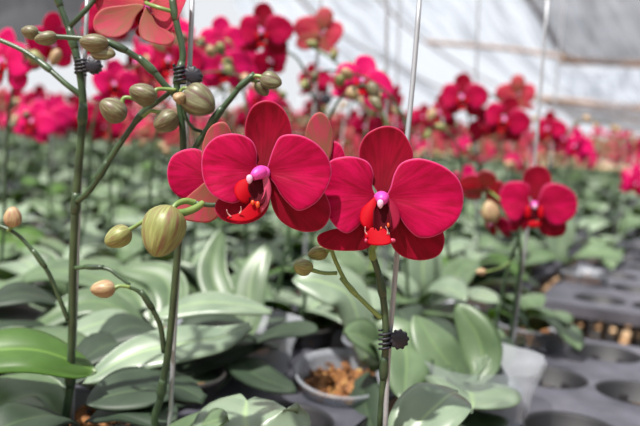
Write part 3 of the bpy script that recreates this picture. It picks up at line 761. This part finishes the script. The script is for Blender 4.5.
P1.stem([(235, 200, .553), (225, 192, .556), (214, 180, .557)], [.0018, .0018], name='pedicel', m='stem_bright')
away_flower(P1.e, 325, 170, .575, [
    ('sepal', [(324,168),(313,158),(306,142),(307,126),(314,115),(322,113),(330,122),(333,138),(331,155)], 'sepal_back', 'sepal', 3),
    ('petal', [(327,168),(327,152),(333,141),(341,146),(346,160),(346,178),(338,186),(330,180)], 'petal', 'petal_back', 0),
    ('petal', [(322,170),(308,162),(296,170),(294,188),(306,196),(318,186)], 'petal', 'petal_back', 0),
    ('sepal', [(324,174),(312,188),(312,204),(322,212),(334,204),(336,188)], 'sepal_back', 'sepal', 3)], 'hidden flower seen from behind between the front pair')
P1.stem([(345, 214, .56), (335, 195, .567), (326, 172, .572)], [.0018, .0018], name='pedicel', m='stem_bright')
P1.leaf([(392, 470, .60), (412, 430, .60), (442, 400, .615), (458, 392, .64)], .05, (0, -.5, 1), 'leaf_pale')
P1.leaf([(320, 480, .60), (285, 462, .60), (248, 430, .61), (247, 398, .655)], .090, (0, -.75, 1), 'leaf_pale', fold=.22, notch=.010, blunt=True, label='broad pale leaf notched at its tip')

# --- P2: dark spike left of the front flowers
P2 = Plant(0.57, -.39, 'orchid with tall dark spike and brown buds, wire-staked, left of the front flowers', seed=4)
P2.stem([(158, 430, .668), (161, 395, .655), (169, 345, .64), (176, 270, .625), (182, 200, .615), (183, 140, .61), (179, 100, .607), (177, 82, .605), (183, 55, .605), (176, 20, .605), (168, -25, .605)],
        [.0033, .0031, .0030, .0029, .0028, .0027, .0026, .0026, .0025, .0024], fromcrown=True, samples=80, nodes=(.2, .47, .75, .93))
P2.stake([(168, 440, .672), (171, 405, .66), (176, 300, .65), (184, 180, .635), (189, 80, .62), (193, -20, .62)], .0020)
P2.clip(180, 74, .605, (.1, 1), (1, .1), .0032, .014, .0066)
# branch running left with buds
P2.stem([(177, 97, .606), (165, 85, .602), (150, 68, .60), (130, 53, .597), (105, 42, .595), (75, 38, .595), (50, 36, .597), (34, 32, .60)], [.0027, .0025, .0024, .0023, .0021, .0019, .0016], name='side_shoot', samples=50, nodes=(.5, .3))
P2.bud(30, 32, .598, (-1, -.2, .1), .0055, .0065, 'bud_brown')
P2.bud(46, 38, .595, (-1, .2, .2), .0055, .0085, 'bud_brown')
P2.bud(94, 43, .588, (-1, -.1, .2), .0075, .0105, 'bud_brown')
P2.bud(103, 53, .592, (.9, .1, .2), .0060, .0100, 'bud_brown')
# buds at the node
P2.bud(143, 94, .595, (-.9, -.35, .2), .0085, .0105, 'bud_brown', ped=[(176, 90, .602), (165, 89, .60), (156, 90, .598)])
P2.bud(113, 110, .592, (-.75, -.55, .2), .0092, .0108, 'bud_brown', ped=[(146, 107, .598), (134, 99, .595), (123, 99, .594)])
P2.bud(166, 121, .600, (-.75, .45, .2), .0088, .0100, 'bud_brown', ped=[(143, 117, .605), (150, 111, .603), (158, 112, .601)])
P2.bud(199, 101, .600, (.8, .5, .3), .0125, .0140, 'bud_brown', ped=[(180, 92, .603), (184, 88, .602), (192, 90, .601)])
P2.bud(179, 98, .590, (-.1, .2, 1), .0048, .0052, 'bud_tan')
P2.stem([(203, 132, .612), (193, 128, .608), (186, 118, .606), (184, 108, .605)], [.0014, .0014], name='pedicel')
# branch rising to the right
P2.stem([(184, 170, .612), (195, 148, .606), (215, 118, .60), (232, 97, .597), (243, 84, .596), (254, 78, .596)], [.0026, .0025, .0023, .0020, .0016], name='side_shoot', nodes=(.4, .8), samples=40)
P2.bud(271, 81, .594, (.9, .25, .2), .0068, .0085, 'bud_brown', ped=[(246, 82, .596), (254, 76, .595), (262, 77, .594)])
P2.bud(262, 88, .600, (.6, .8, 0), .0050, .0070, 'bud_brown', ped=[(250, 80, .597), (258, 82, .598)])
# big flower seen from behind at the top
def back_flower(P, x, y, d, face, size, spin, label=None, res=(8, 40), pf='petal', ped=None):
    C = at(x, y, d); fc = (rt*face[0]-up*face[1]+BACK*face[2]).normalized()
    o = flower_mb(C, fc, size, spin, res, pf, random.Random(int(x))).build('flower', P.e)
    if label: o['label'] = label
    if ped: MB().tube(Q3(ped)+[C-fc*.003], .0016, 'stem_bright', 8, 12).build('pedicel', P.e)
back_flower(P2, 148, 4, .615, (.25, .1, -1), .078, .2, 'back-turned flower above the top node', ped=[(174, 12, .605), (160, 8, .603), (148, 4, .608)])
P2.leaf([(250, 325, .775), (222, 337, .77), (185, 342, .76), (135, 354, .75), (82, 384, .735)], .050, (.05, -.50, 1.0), 'leaf_pale', fold=.15, label='long pale leaf reaching left')
P2.leaf([(205, 400, .72), (170, 385, .72), (130, 390, .70), (85, 405, .68)], .070, (0, -.2, 1), 'leaf_dark')
P2.leaf([(155, 428, .68), (150, 440, .66), (190, 428, .62), (228, 418, .60)], .05, (0, -.4, 1), 'leaf')
P2.leaf([(272, 312, .86), (240, 304, .86), (200, 302, .86), (150, 318, .85)], .044, (0, -.36, 1), 'leaf_pale', fold=.1)

# --- P3: tall spike at the far left
P3 = Plant(0.57, -.53, 'leftmost tall orchid spike with dark clip and curved bare side branches', seed=5)
P3.stem([(66, 432, .70), (70, 385, .68), (72, 330, .665), (73, 260, .65), (76, 200, .64), (80, 150, .632), (83, 105, .628), (79, 68, .625), (71, 35, .625), (60, 5, .625), (50, -25, .625)],
        [.0037, .0036, .0035, .0033, .0032, .0031, .0030, .0028, .0026, .0024], fromcrown=True, samples=80, nodes=(.2, .45, .62, .8, .93))
P3.stake([(72, 440, .71), (73, 400, .695), (76, 300, .68), (80, 180, .66), (84, 80, .642), (88, -20, .64)], .0018)
P3.clip(81, 66, .625, (0, 1), (1, 0), .0034, .013, .0060)
P3.stem([(77, 202, .638), (90, 190, .632), (106, 165, .628), (124, 138, .622), (142, 114, .618), (160, 100, .612), (170, 92, .61)], [.0026, .0025, .0023, .0021, .0018], name='side_shoot', samples=40, nodes=(.3, .65))
P3.stem([(82, 96, .628), (66, 84, .626), (45, 66, .63), (22, 50, .635), (-10, 36, .64)], [.0024, .0022, .0020, .0018], name='side_shoot', samples=30, nodes=(.5,))
P3.stem([(69, 27, .625), (82, 14, .62), (94, 0, .62), (105, -20, .62)], [.0022, .0020, .0018], name='side_shoot', samples=20)
P3.stem([(68, 320, .66), (60, 300, .655), (48, 272, .65), (32, 250, .645), (15, 233, .645), (-10, 222, .65)], [.0020, .0019, .0017, .0015], name='side_shoot', samples=40, nodes=(.5,))
P3.bud(13, 217, .64, (.1, -1, .2), .0072, .0085, 'bud_tan', ped=[(8, 231, .645), (11, 228, .642)])
P3.stem([(75, 268, .648), (90, 267, .642), (108, 269, .638), (118, 276, .636), (130, 285, .635)], [.0018, .0016, .0014], name='side_shoot', samples=24, nodes=(.3,))
P3.leaf([(-60, 372, .66), (-20, 352, .66), (35, 349, .665), (97, 372, .68)], .052, (0, -.55, 1), 'leaf_green', fold=.1, label='vivid green leaf at the left edge')
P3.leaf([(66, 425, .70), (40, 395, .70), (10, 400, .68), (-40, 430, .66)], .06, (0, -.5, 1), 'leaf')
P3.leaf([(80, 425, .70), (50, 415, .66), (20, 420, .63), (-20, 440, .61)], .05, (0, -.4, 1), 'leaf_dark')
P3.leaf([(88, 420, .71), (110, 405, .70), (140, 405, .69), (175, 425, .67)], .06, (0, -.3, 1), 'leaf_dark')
P2.stem([(164, 352, .642), (160, 325, .635), (148, 302, .628), (138, 291, .625), (128, 287, .622)], [.0022, .0021, .0018, .0014], name='side_shoot', samples=30, nodes=(.5,))
P2.bud(103, 289, .618, (-1, .02, .2), .0072, .0095, 'bud_tan', ped=[(130, 287, .622), (120, 286, .62)])

# --- P4: the low rosette at lower right
P4 = Plant(.87, -.24, 'flowerless orchid with four broad leaves in a film sleeve at lower right', seed=6)
P4.leaf([(470, 388, .88), (456, 372, .87), (436, 346, .87), (414, 314, .89)], .054, (.45, -1, .55), 'leaf', fold=.12)
P4.leaf([(474, 386, .90), (482, 362, .91), (476, 334, .92), (456, 303, .94)], .050, (-.55, -1, .25), 'leaf', fold=.12)
P4.leaf([(474, 390, .90), (494, 366, .94), (506, 350, .97), (512, 338, 1.0)], .030, (.3, -.6, .5), 'leaf_dark', fold=.2)
P4.leaf([(466, 384, .87), (474, 376, .84), (482, 368, .83), (489, 358, .82)], .030, (-.3, -.5, 1), 'leaf_pale', fold=.4)
P4.leaf([(472, 386, .87), (462, 380, .85), (454, 377, .84), (446, 375, .83)], .030, (.2, -.6, 1), 'leaf', fold=.3)
P4.leaf([(471, 382, .89), (471, 386, .85), (472, 396, .80), (473, 410, .755)], .098, (0, -.45, 1), 'leaf_pale', fold=.30)
P4.leaf([(472, 402, .87), (470, 410, .82), (482, 425, .78), (498, 445, .76)], .06, (.1, -.7, .6), 'leaf_dark', fold=.2)
sl = MB().lathe(P4.base, [(.0600, .05), (.066, .10), (.074, .125), (.078, .138)], 'sleeve_film', 30, fn=lambda q, z: 1+.07*math.sin(q*1.3)*(z/.145)).build('sleeve', P4.e); sl['label'] = 'milky clear film sleeve'

P7 = Plant(0.85, -.67, 'orchid with two pale leaves one over the other behind the leftmost tall spike', seed=31)
P7.leaf([(150, 335, .90), (120, 308, .89), (80, 302, .88), (18, 338, .86)], .048, (0, -.45, 1), 'leaf', fold=.15)
P7.leaf([(150, 345, .90), (135, 322, .87), (100, 322, .85), (38, 350, .82)], .040, (0, -.45, 1), 'leaf_pale', fold=.15)
P7.leaf([(150, 335, .92), (170, 300, .95), (160, 275, .98), (114, 268, 1.0)], .046, (.1, -.8, 1), 'leaf', fold=.15)
P7.leaf([(155, 340, .92), (200, 330, .92), (220, 335, .90), (235, 345, .88)], .05, (0, -.4, 1), 'leaf_dark')
P7.leaf([(150, 338, .93), (130, 290, .97), (60, 270, 1.02), (10, 282, 1.04)], .05, (0, -.5, 1), 'leaf')
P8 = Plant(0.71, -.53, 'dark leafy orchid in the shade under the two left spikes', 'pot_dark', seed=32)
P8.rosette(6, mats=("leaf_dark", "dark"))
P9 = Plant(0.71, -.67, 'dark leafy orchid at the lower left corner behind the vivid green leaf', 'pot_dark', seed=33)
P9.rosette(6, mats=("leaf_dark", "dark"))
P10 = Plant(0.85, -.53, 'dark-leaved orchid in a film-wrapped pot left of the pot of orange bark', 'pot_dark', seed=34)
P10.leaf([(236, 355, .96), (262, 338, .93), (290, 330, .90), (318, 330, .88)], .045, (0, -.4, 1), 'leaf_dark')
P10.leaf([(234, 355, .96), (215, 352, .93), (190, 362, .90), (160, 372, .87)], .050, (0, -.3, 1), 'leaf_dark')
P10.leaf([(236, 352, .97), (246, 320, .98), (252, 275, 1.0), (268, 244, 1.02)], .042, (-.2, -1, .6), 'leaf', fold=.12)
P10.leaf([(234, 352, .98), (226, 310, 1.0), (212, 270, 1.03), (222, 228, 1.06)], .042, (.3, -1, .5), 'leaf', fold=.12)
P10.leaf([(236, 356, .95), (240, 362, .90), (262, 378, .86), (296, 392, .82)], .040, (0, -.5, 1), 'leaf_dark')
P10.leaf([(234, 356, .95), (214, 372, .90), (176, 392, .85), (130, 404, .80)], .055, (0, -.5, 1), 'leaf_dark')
sl = MB().lathe(P10.base, [(.0600, .05), (.064, .10), (.070, .125), (.074, .135)], 'sleeve_film', 30, fn=lambda q, z: 1+.07*math.sin(q*1.1)*(z/.145)).build('sleeve', P10.e); sl['label'] = 'milky clear film sleeve'
P11 = Plant(1.27, -.39, 'orchid with a tall upright pale leaf just below the right front flower', seed=35)
P11.leaf([(428, 305, 1.27), (424, 285, 1.25), (424, 258, 1.25), (436, 226, 1.26)], .062, (0, -1, .3), 'leaf_pale', fold=.2)
P11.leaf([(430, 305, 1.27), (412, 298, 1.22), (398, 296, 1.18), (378, 302, 1.14)], .05, (0, -.5, 1), 'leaf')
P11.leaf([(432, 305, 1.27), (455, 296, 1.22), (475, 294, 1.18), (500, 302, 1.14)], .05, (0, -.5, 1), 'leaf_pale')
P11.leaf([(432, 305, 1.28), (450, 285, 1.3), (462, 268, 1.33), (480, 262, 1.36)], .05, (0, -.7, 1), 'leaf')
P12 = Plant(1.85, -.24, 'orchid with a rounded upright pale leaf beside the empty tray at the right', seed=36)
P12.leaf([(566, 262, 1.80), (560, 248, 1.79), (562, 226, 1.79), (572, 206, 1.80)], .068, (.2, -1, .2), 'leaf_pale', fold=.2)
P12.leaf([(566, 262, 1.80), (584, 252, 1.76), (604, 252, 1.74), (622, 260, 1.72)], .06, (0, -.5, 1), 'leaf')
P12.leaf([(566, 262, 1.80), (548, 254, 1.76), (530, 256, 1.74), (512, 264, 1.72)], .06, (0, -.5, 1), 'leaf')
# --- P5: clear pot of bark, its few leaves leaning right
P5 = Plant(0.85, -.39, 'milky clear pot of orange bark holding an orchid with grey-green folded leaves', seed=8, tilt=.22, grow=1.0)
P5.crown = P5.base+V((0, 0, .085))
P5.leaf([(372, 372, .93), (378, 350, .90), (366, 338, .88), (344, 333, .86)], .050, (.1, -.9, 1), 'leaf', fold=.3)
P5.leaf([(376, 362, .92), (392, 338, .90), (406, 350, .86), (404, 402, .82)], .072, (.25, -1, .7), 'leaf', fold=.15)
P5.leaf([(368, 372, .93), (362, 385, .90), (366, 410, .86), (376, 436, .83)], .045, (-.5, -1, .3), 'leaf_dark', fold=.15)
P5.leaf([(366, 365, .95), (352, 300, .95), (325, 282, .95), (292, 280, .95)], .062, (.1, -.9, 1), 'leaf_pale', fold=.2)

# --- P6: the right-hand blooming orchid
P6 = Plant(1.23, -.24, 'orchid in bloom right of the front pair, one crimson flower and a pink bud', seed=9)
P6.stem([(512, 345, 1.12), (514, 310, 1.09), (521, 262, 1.06), (519, 238, 1.05), (522, 225, 1.05), (533, 212, 1.06)], [.0032, .0029, .0026, .0022], fromcrown=True, samples=40, nodes=(.35,))
P6.stem([(498, 335, 1.10), (503, 290, 1.08), (510, 260, 1.07), (519, 240, 1.05)], [.0026, .0024, .0022], name='side_shoot', fromcrown=True, nodes=(.4,))
back_flower(P6, 534, 203, 1.04, (-.10, 0, 1), .100, .05, 'open crimson flower with a bright magenta column', pf='petal')
back_flower(P6, 492, 222, 1.07, (-.8, .5, .3), .055, 0, 'half-open dark red bloom', pf='sepal' if False else 'petal', ped=[(519, 228, 1.05), (508, 222, 1.06)])
P6.bud(490, 212, 1.045, (-.2, -1, .2), .0125, .0155, 'bud_tan')
back_flower(P6, 487, 187, 1.12, (.3, -.6, -.4), .07, .3, 'pink back-turned bloom', pf='petal_bg', ped=[(515, 215, 1.06), (500, 200, 1.09)])
P6.stake([(508, 385, 1.12), (520, 290, 1.11), (534, 170, 1.10), (549, -20, 1.10)], .0020)
P6.rosette(5, ang=1.9, L=(.09, .13))
P6.bud(481, 272, 1.0, (-1, 0, .2), .0050, .0070, 'bud_tan', ped=[(510, 262, 1.06), (500, 268, 1.03), (490, 271, 1.01)])

# --- other named neighbours
def bloom_plant(u, v, label, stem, flowers, buds=(), seed=1, stake=None, nleaf=5, pot='pot_clear', clip=None, m='stem', shoots=()):
    P = Plant(u, v, label, pot, seed); P.rosette(nleaf)
    if stem: P.stem(stem, [.0032, .0029, .0026, .0022, .0016], m, fromcrown=True, samples=44, nodes=(.3, .55))
    for s_ in shoots: P.stem(s_, [.0022, .0018, .0014], m, name='side_shoot', samples=24)
    for (x, y, d, face, size, spin, pf) in flowers: back_flower(P, x, y, d, face, size, spin, None, (5, 24), pf)
    for (x, y, d, ax, r, l, mm) in buds: P.bud(x, y, d, ax, r, l, mm)
    if stake: P.stake(stake, .0028)
    if clip: P.clip(*clip)
    return P
FRONT = (-.2, 0, 1); AWAY = (.2, 0, -1)
# cluster above the left front flower
bloom_plant(1.27, -.67, 'blurred orchid whose high pink blooms stand above the left front flower',
    [(290, 180, 1.44), (322, 122, 1.40), (312, 95, 1.38), (300, 62, 1.36), (280, 48, 1.36), (262, 42, 1.36)],
    [(262, 30, 1.32, (-.1, .1, 1), .092, .1, 'petal'), (322, 32, 1.40, (.2, -.1, -1), .088, .2, 'petal_bg'), (270, 60, 1.40, (.5, .3, .6), .075, .4, 'petal_bg'), (244, 62, 1.42, (-.6, .1, .7), .078, 0, 'petal_bg')],
    [(226, 46, 1.34, (-.3, .9), .010, .013, 'bud_olive')], 11, [(300, 330, 1.46), (313, 130, 1.42), (322, -20, 1.42)], clip=(318, 99, 1.385, (0, 1), (1, 0), .0035, .02, .010))
# green branching spike in the middle
bloom_plant(1.27, -.53, 'blurred orchid with a bright green branching spike above the front pair',
    [(388, 170, 1.36), (386, 125, 1.34), (372, 98, 1.32), (352, 76, 1.30), (330, 58, 1.28), (308, 45, 1.28)], [],
    [(312, 44, 1.28, (-1, -.3), .007, .010, 'bud_olive'), (334, 54, 1.28, (-.3, -1), .006, .009, 'bud_olive'), (350, 66, 1.29, (.3, -1), .006, .008, 'bud_olive')], 12,
    [(384, 330, 1.4), (386, 100, 1.38), (387, -20, 1.38)], m='stem_bright',
    shoots=[[(380, 112, 1.33), (372, 95, 1.31), (380, 82, 1.30), (384, 70, 1.30)], [(352, 76, 1.30), (362, 90, 1.31), (378, 104, 1.33)]])
# behind the left flower, thin dark spike
bloom_plant(1.13, -.53, 'leafy orchid with a thin dark spike rising below the left front flower',
    [(268, 345, 1.14), (276, 300, 1.13), (284, 262, 1.12), (288, 235, 1.12), (292, 190, 1.12), (300, 150, 1.12)], [], [(296, 160, 1.12, (0, -1), .008, .011, 'bud_brown')], 13, None, nleaf=6)
# the big pink group right of centre
bloom_plant(1.69, -.67, 'blurred orchid with the dense pink-red flower cluster right of the front pair',
    [(470, 190, 1.80), (472, 140, 1.76), (468, 108, 1.74), (478, 92, 1.72), (500, 100, 1.72), (520, 118, 1.72)],
    [(462, 96, 1.68, (-.1, 0, 1), .100, .1, 'petal'), (505, 118, 1.66, (-.2, .1, 1), .098, -.2, 'petal'), (440, 112, 1.75, (-.8, 0, .5), .085, .2, 'petal'), (518, 94, 1.78, (.3, -.2, -1), .088, 0, 'petal_bg'), (484, 126, 1.74, (.3, .3, .7), .085, .5, 'petal')],
    [(432, 115, 1.7, (-.5, .8), .011, .015, 'bud_tan'), (428, 135, 1.72, (-.5, .8), .009, .013, 'bud_olive')], 14, [(478, 260, 1.85), (476, 100, 1.83), (479, -20, 1.83)])
bloom_plant(1.97, -.53, 'blurred orchid with narrow crimson blooms just right of the dense pink cluster',
    [(548, 220, 2.1), (548, 160, 2.08), (546, 128, 2.05), (552, 115, 2.05), (560, 120, 2.05)],
    [(548, 128, 2.0, (-.8, 0, .7), .088, 0, 'petal'), (562, 138, 2.05, (.7, 0, .7), .085, .2, 'petal'), (576, 145, 2.1, (-.8, 0, .6), .085, 0, 'petal_bg')], [], 15,
    [(545, 260, 2.15), (555, 100, 2.12), (566, -20, 2.12)])
# top left clusters
bloom_plant(1.13, -.95, 'blurred orchid with bright red flowers at the top behind the leftmost spikes',
    [(112, 230, 1.46), (110, 150, 1.44), (108, 80, 1.42), (106, 40, 1.40), (112, 15, 1.40), (128, 5, 1.40)],
    [(103, 16, 1.38, (-.2, 0, 1), .098, .1, 'petal'), (142, 12, 1.40, (.3, 0, 1), .09, 0, 'petal_bg'), (134, 72, 1.42, (-.5, .1, .9), .075, .3, 'petal'), (90, 40, 1.45, (-.6, .2, .7), .08, 0, 'petal_bg')], [], 16)
bloom_plant(1.13, -.81, 'blurred orchid with pink blooms behind the brown buds at left of centre',
    [(196, 220, 1.38), (196, 150, 1.36), (190, 90, 1.34), (186, 62, 1.32), (190, 45, 1.32), (205, 45, 1.32)],
    [(170, 58, 1.30, (-.2, .1, 1), .098, 0, 'petal'), (222, 66, 1.33, (.2, .1, 1), .09, .2, 'petal_bg'), (214, 52, 1.36, (.2, 0, -1), .085, .2, 'petal_bg'), (152, 84, 1.38, (.2, 0, -1), .08, .2, 'petal_bg')], [], 17)
bloom_plant(1.69, -1.23, 'blurred orchid with the low crimson cluster between the two left spikes',
    [(92, 230, 2.10), (92, 170, 2.06), (88, 130, 2.04), (82, 108, 2.02), (68, 104, 2.02), (50, 108, 2.02)],
    [(56, 112, 2.0, (-.2, .1, 1), .09, 0, 'petal_bg'), (80, 114, 2.0, (.1, .1, 1), .092, .2, 'petal'), (104, 126, 2.03, (.3, 0, 1), .09, .2, 'petal'), (32, 116, 2.05, (-.7, 0, .6), .085, .2, 'petal'), (122, 130, 2.1, (.3, 0, -1), .085, .2, 'petal_bg')], [], 18)
bloom_plant(1.69, -.95, 'blurred orchid with small red blooms in the gap above the two front flowers',
    [(352, 190, 1.98), (352, 140, 1.95), (350, 108, 1.93), (358, 88, 1.93), (372, 88, 1.93)],
    [(345, 84, 1.9, (-.3, .1, 1), .085, 0, 'petal'), (372, 96, 1.95, (.4, .1, 1), .085, .2, 'petal_bg'), (384, 100, 1.9, (.7, 0, .6), .08, .2, 'petal'), (312, 80, 1.95, (-.3, 0, 1), .085, .2, 'petal')], [], 19,
    [(392, 220, 2.0), (396, 100, 2.0), (401, -20, 2.0)])
bloom_plant(1.41, -.39, 'leafy orchid with pale upright leaves between right front flower and the right-hand bloom',
    [(448, 250, 1.36), (452, 200, 1.34), (462, 165, 1.33), (455, 140, 1.32), (440, 128, 1.32)], [(466, 182, 1.36, (-.2, 0, 1), .06, 0, 'petal_bg')], [(440, 127, 1.32, (-1, -.4), .007, .010, 'bud_olive')], 20, nleaf=6)

TAKEN = {(0.64, -.25), (0.50, -.25), (0.92, -.25), (0.85, -.53), (1.27, -.39), (1.85, -.25), (0.50, -.25), (0.57, -.39), (0.57, -.53), (0.78, -.25), (0.85, -.39), (1.20, -.25), (1.27, -.67), (1.27, -.53), (1.13, -.53), (1.69, -.67), (1.97, -.53), (1.13, -.95), (1.13, -.81), (1.69, -1.23), (1.69, -.95), (1.41, -.39),
         (0.85, -.67), (0.71, -.25), (0.71, -.39), (0.71, -.53), (0.71, -.67)}
def taken(u, v): return any(abs(u-a) < .02 and abs(v-b) < .02 for a, b in TAKEN)

# ------------------------------------------------------------------ near rows: plants with parts
near = []
cells = []
for i in range(-3, 60):
    for k in range(0, 60):
        u = .85+.14*i; v = -.25-.14*k
        if k == 0:
            v = -.24; u = 1.85+.36*i+.02*(i//3)
            if i < 1 or u > 6.9: continue
        p = uv(u, v, .06); x, y, d = proj(p)
        if d < .7 or u < .4: continue
        if x < -45-40/d or x > 690: continue
        if taken(u, v): continue
        cells.append((d, u, v, x, y))
cells.sort()
NEARP = []
nearc = [c for c in cells if c[0] < 1.75 and c[2] > -1.45]
for n, (d, u, v, x, y) in enumerate(nearc):
    rg = random.Random(100+n)
    if y > 420 and d < .8: pass
    near.append((n, round(x), round(y), round(d, 2), round(u, 2), round(v, 2)))
    lab = 'potted orchid'
    P = Plant(u+rg.uniform(-.008, .008), v+rg.uniform(-.008, .008), lab, 'pot_clear' if rg.random() < .6 else 'pot_dark', 200+n)
    P.rosette(rg.randint(4, 6)); P.what = 'leafy orchid without flowers'; P.px = (x, y, d); NEARP.append(P)
    if rg.random() < .45 and d > 1.0 and v < -.3:
        sp, fl, bd, Q = random_bloom(rg, P.base, 0 if rg.random() < .5 else rg.randint(1, 3), rg.uniform(.33, .42), res=(4, 20))
        P.what = 'orchid with pink-red blooms' if len(fl) > 1 else ('orchid with one pink-red bloom' if fl else 'budded orchid without open flowers')
        sp.build('flower_spike', P.e)
        for f in fl: f.build('flower', P.e)
        for f in bd: f.build('bud', P.e)

MARKS = [(0, 'at the left edge'), (75, 'behind the leftmost tall spike'), (172, 'behind the second tall spike'), (262, 'below the left front flower'),
         (381, 'below the right front flower'), (460, 'right of the right front flower'), (534, 'around the right-hand bloom')]
byl = {}
for P in NEARP: byl.setdefault(min(MARKS, key=lambda m: abs(m[0]-P.px[0]))[1], []).append(P)
NTH = ['nearest', 'second', 'third', 'fourth', 'fifth', 'sixth', 'seventh', 'eighth', 'ninth', 'tenth', 'eleventh', 'twelfth']
for k_, l_ in byl.items():
    l_.sort(key=lambda P: P.px[2])
    for q_, P in enumerate(l_): P.e['label'] = '%s, %s one back %s' % (P.what, NTH[q_], k_) if q_ else '%s, nearest one %s' % (P.what, k_)

# ------------------------------------------------------------------ far rows
def far_variant(seed, bloom, tiny=False, pm='petal_bg'):
    rg = random.Random(seed); base = V((0, 0, 0)); b = MB()
    if tiny:
        for l in rosette(rg, base, 5, res=(4, 2)): b.merge(l)
        H = rg.uniform(.20, .36); pts, dh = spike_pts(rg, base, H); b.tube(pts[::2]+pts[-1:], .0025, 'stem', 4)
        nf = (0, 1, 1, 2, 2, 3)[seed % 6]
        for k in range(nf):
            q = pts[3+k % 3]+V((rg.uniform(-.05, .05), rg.uniform(-.04, .04), rg.uniform(-.09, .02)))
            for s_ in (-1, 1): b.blob(q+V((.022*s_, 0, 0)), V((.022, 0, 0)), V((0, .004, 0)), V((0, 0, .022)), 'petal_bg', 6, 4)
            b.blob(q+V((0, .003, .022)), V((.014, 0, 0)), V((0, .004, 0)), V((0, 0, .022)), 'sepal', 5, 4)
        for k in range(4):
            q = pts[2+k]+V((rg.uniform(-.03, .03), rg.uniform(-.03, .03), rg.uniform(-.03, .03)))
            b.blob(q, V((.009, 0, 0)), V((0, .009, 0)), V((0, 0, .013)), 'bud_olive' if k % 2 else 'bud_tan', 5, 4)
        return b
    b.merge(pot_mb(base, 'pot_clear' if rg.random() < .5 else 'pot_dark', 10))
    b.lathe(base, [(.0004, .085), (.048, .082)], 'bark', 10)
    for l in rosette(rg, base, rg.randint(4, 6), res=(7, 4)): b.merge(l)
    if bloom is None and seed % 2:
        sp, fl, bd, Q = random_bloom(rg, base, 0, rg.uniform(.2, .36))
        b.merge(sp)
        for f in bd: b.merge(f)
    if bloom:
        sp, fl, bd, Q = random_bloom(rg, base, rg.randint(2, 5), rg.uniform(.24, .37), pm=pm)
        b.merge(sp)
        for f in fl+bd: b.merge(f)
        p = Q[22]; b.tube([base+V((.01, 0, .06)), p+V((0, 0, .08))], .0011, 'wire', 5)
    return b.mesh('potted_orchid')
NF = 9
FAR_B = [far_variant(500+i, True, False, ('petal', 'petal_bg')[i % 2]) for i in range(NF)]
FAR_L = [far_variant(600+i, None) for i in range(8)]
farc = [c for c in cells if c not in nearc]
FAR_S = [far_variant(700+i, True, True) for i in range(6)]
rg = random.Random(5); sel = []; rest = []
for c in farc:
    d = c[0]
    if d > 14 or c[1] < 1.05+.4*max(0, (-c[2]-1.46)) and c[2] < -1.45 or rg.random() < (.14 if d > 1.9 else 0): continue
    keep = 1.0 if d < 2.6 else (0.62 if d < 4.2 else 0.36)
    (sel if rg.random() < keep and len(sel) < 262 else rest).append(c)
for (d, u, v, x, y) in sel:
    bl = rg.random() < (.34 if d > 2.6 else .24)
    me = rg.choice(FAR_B if bl else FAR_L)
    o = bpy.data.objects.new('potted_orchid', me); COL.objects.link(o)
    o.location = uv(u+rg.uniform(-.015, .015), v+rg.uniform(-.015, .015), POTB); o.rotation_euler = (0, 0, rg.uniform(-1.0, 1.0) if bl else rg.uniform(0, 6.28))
    s_ = rg.uniform(.92, 1.04); o.scale = (s_, s_, s_)
    if bl: tag(o, 'distant blurred orchid with red-pink flowers in the far rows of the greenhouse', 'orchid', 'distant blooming orchids in the far rows')
    else: tag(o, 'distant blurred orchid showing only leaves in the far rows of the greenhouse', 'orchid', 'distant leafy orchids in the far rows')
# everything beyond: one mass of the smallest plants
mass = MB(); dmax = sel[-1][0]; far = [c for c in rest if c[0] > dmax]; rg.shuffle(far)
for (d, u, v, x, y) in far[:1500]:
    p = uv(u, v, POTB); mx_ = Matrix.Translation(p) @ Matrix.Rotation(rg.uniform(-1, 1), 4, 'Z') @ Matrix.Scale(rg.uniform(.95, 1.15), 4)
    mass.merge(rg.choice(FAR_S), mx_)
mo = mass.build('orchid_rows'); tag(mo, 'mass of tiny blurred flowering orchids filling the bench rows to the horizon', 'orchids', None, 'stuff')

# ------------------------------------------------------------------ light
sd = bpy.data.lights.new('sun', 'SUN'); sd.energy = 13.5; sd.angle = math.radians(1.5); sd.color = (1, .96, .9)
so = bpy.data.objects.new('sun', sd); COL.objects.link(so)
sdir = V((-.36, -.42, 1.0)).normalized()
so.rotation_euler = sdir.to_track_quat('Z', 'Y').to_euler()
w = bpy.data.worlds.new('world'); scene.world = w; w.use_nodes = True
nt = w.node_tree; bg = nt.nodes['Background']
bg.inputs[0].default_value = (0.93, 0.96, 1.0, 1); bg.inputs[1].default_value = .90
scene.view_settings.view_transform = 'Standard'; scene.view_settings.look = 'None'
scene.view_settings.exposure = 0.0; scene.view_settings.gamma = 1.0; scene.view_settings.use_curve_mapping = False
scene.cycles.use_denoising = True
scene.cycles.max_bounces = 8; scene.cycles.transparent_max_bounces = 16
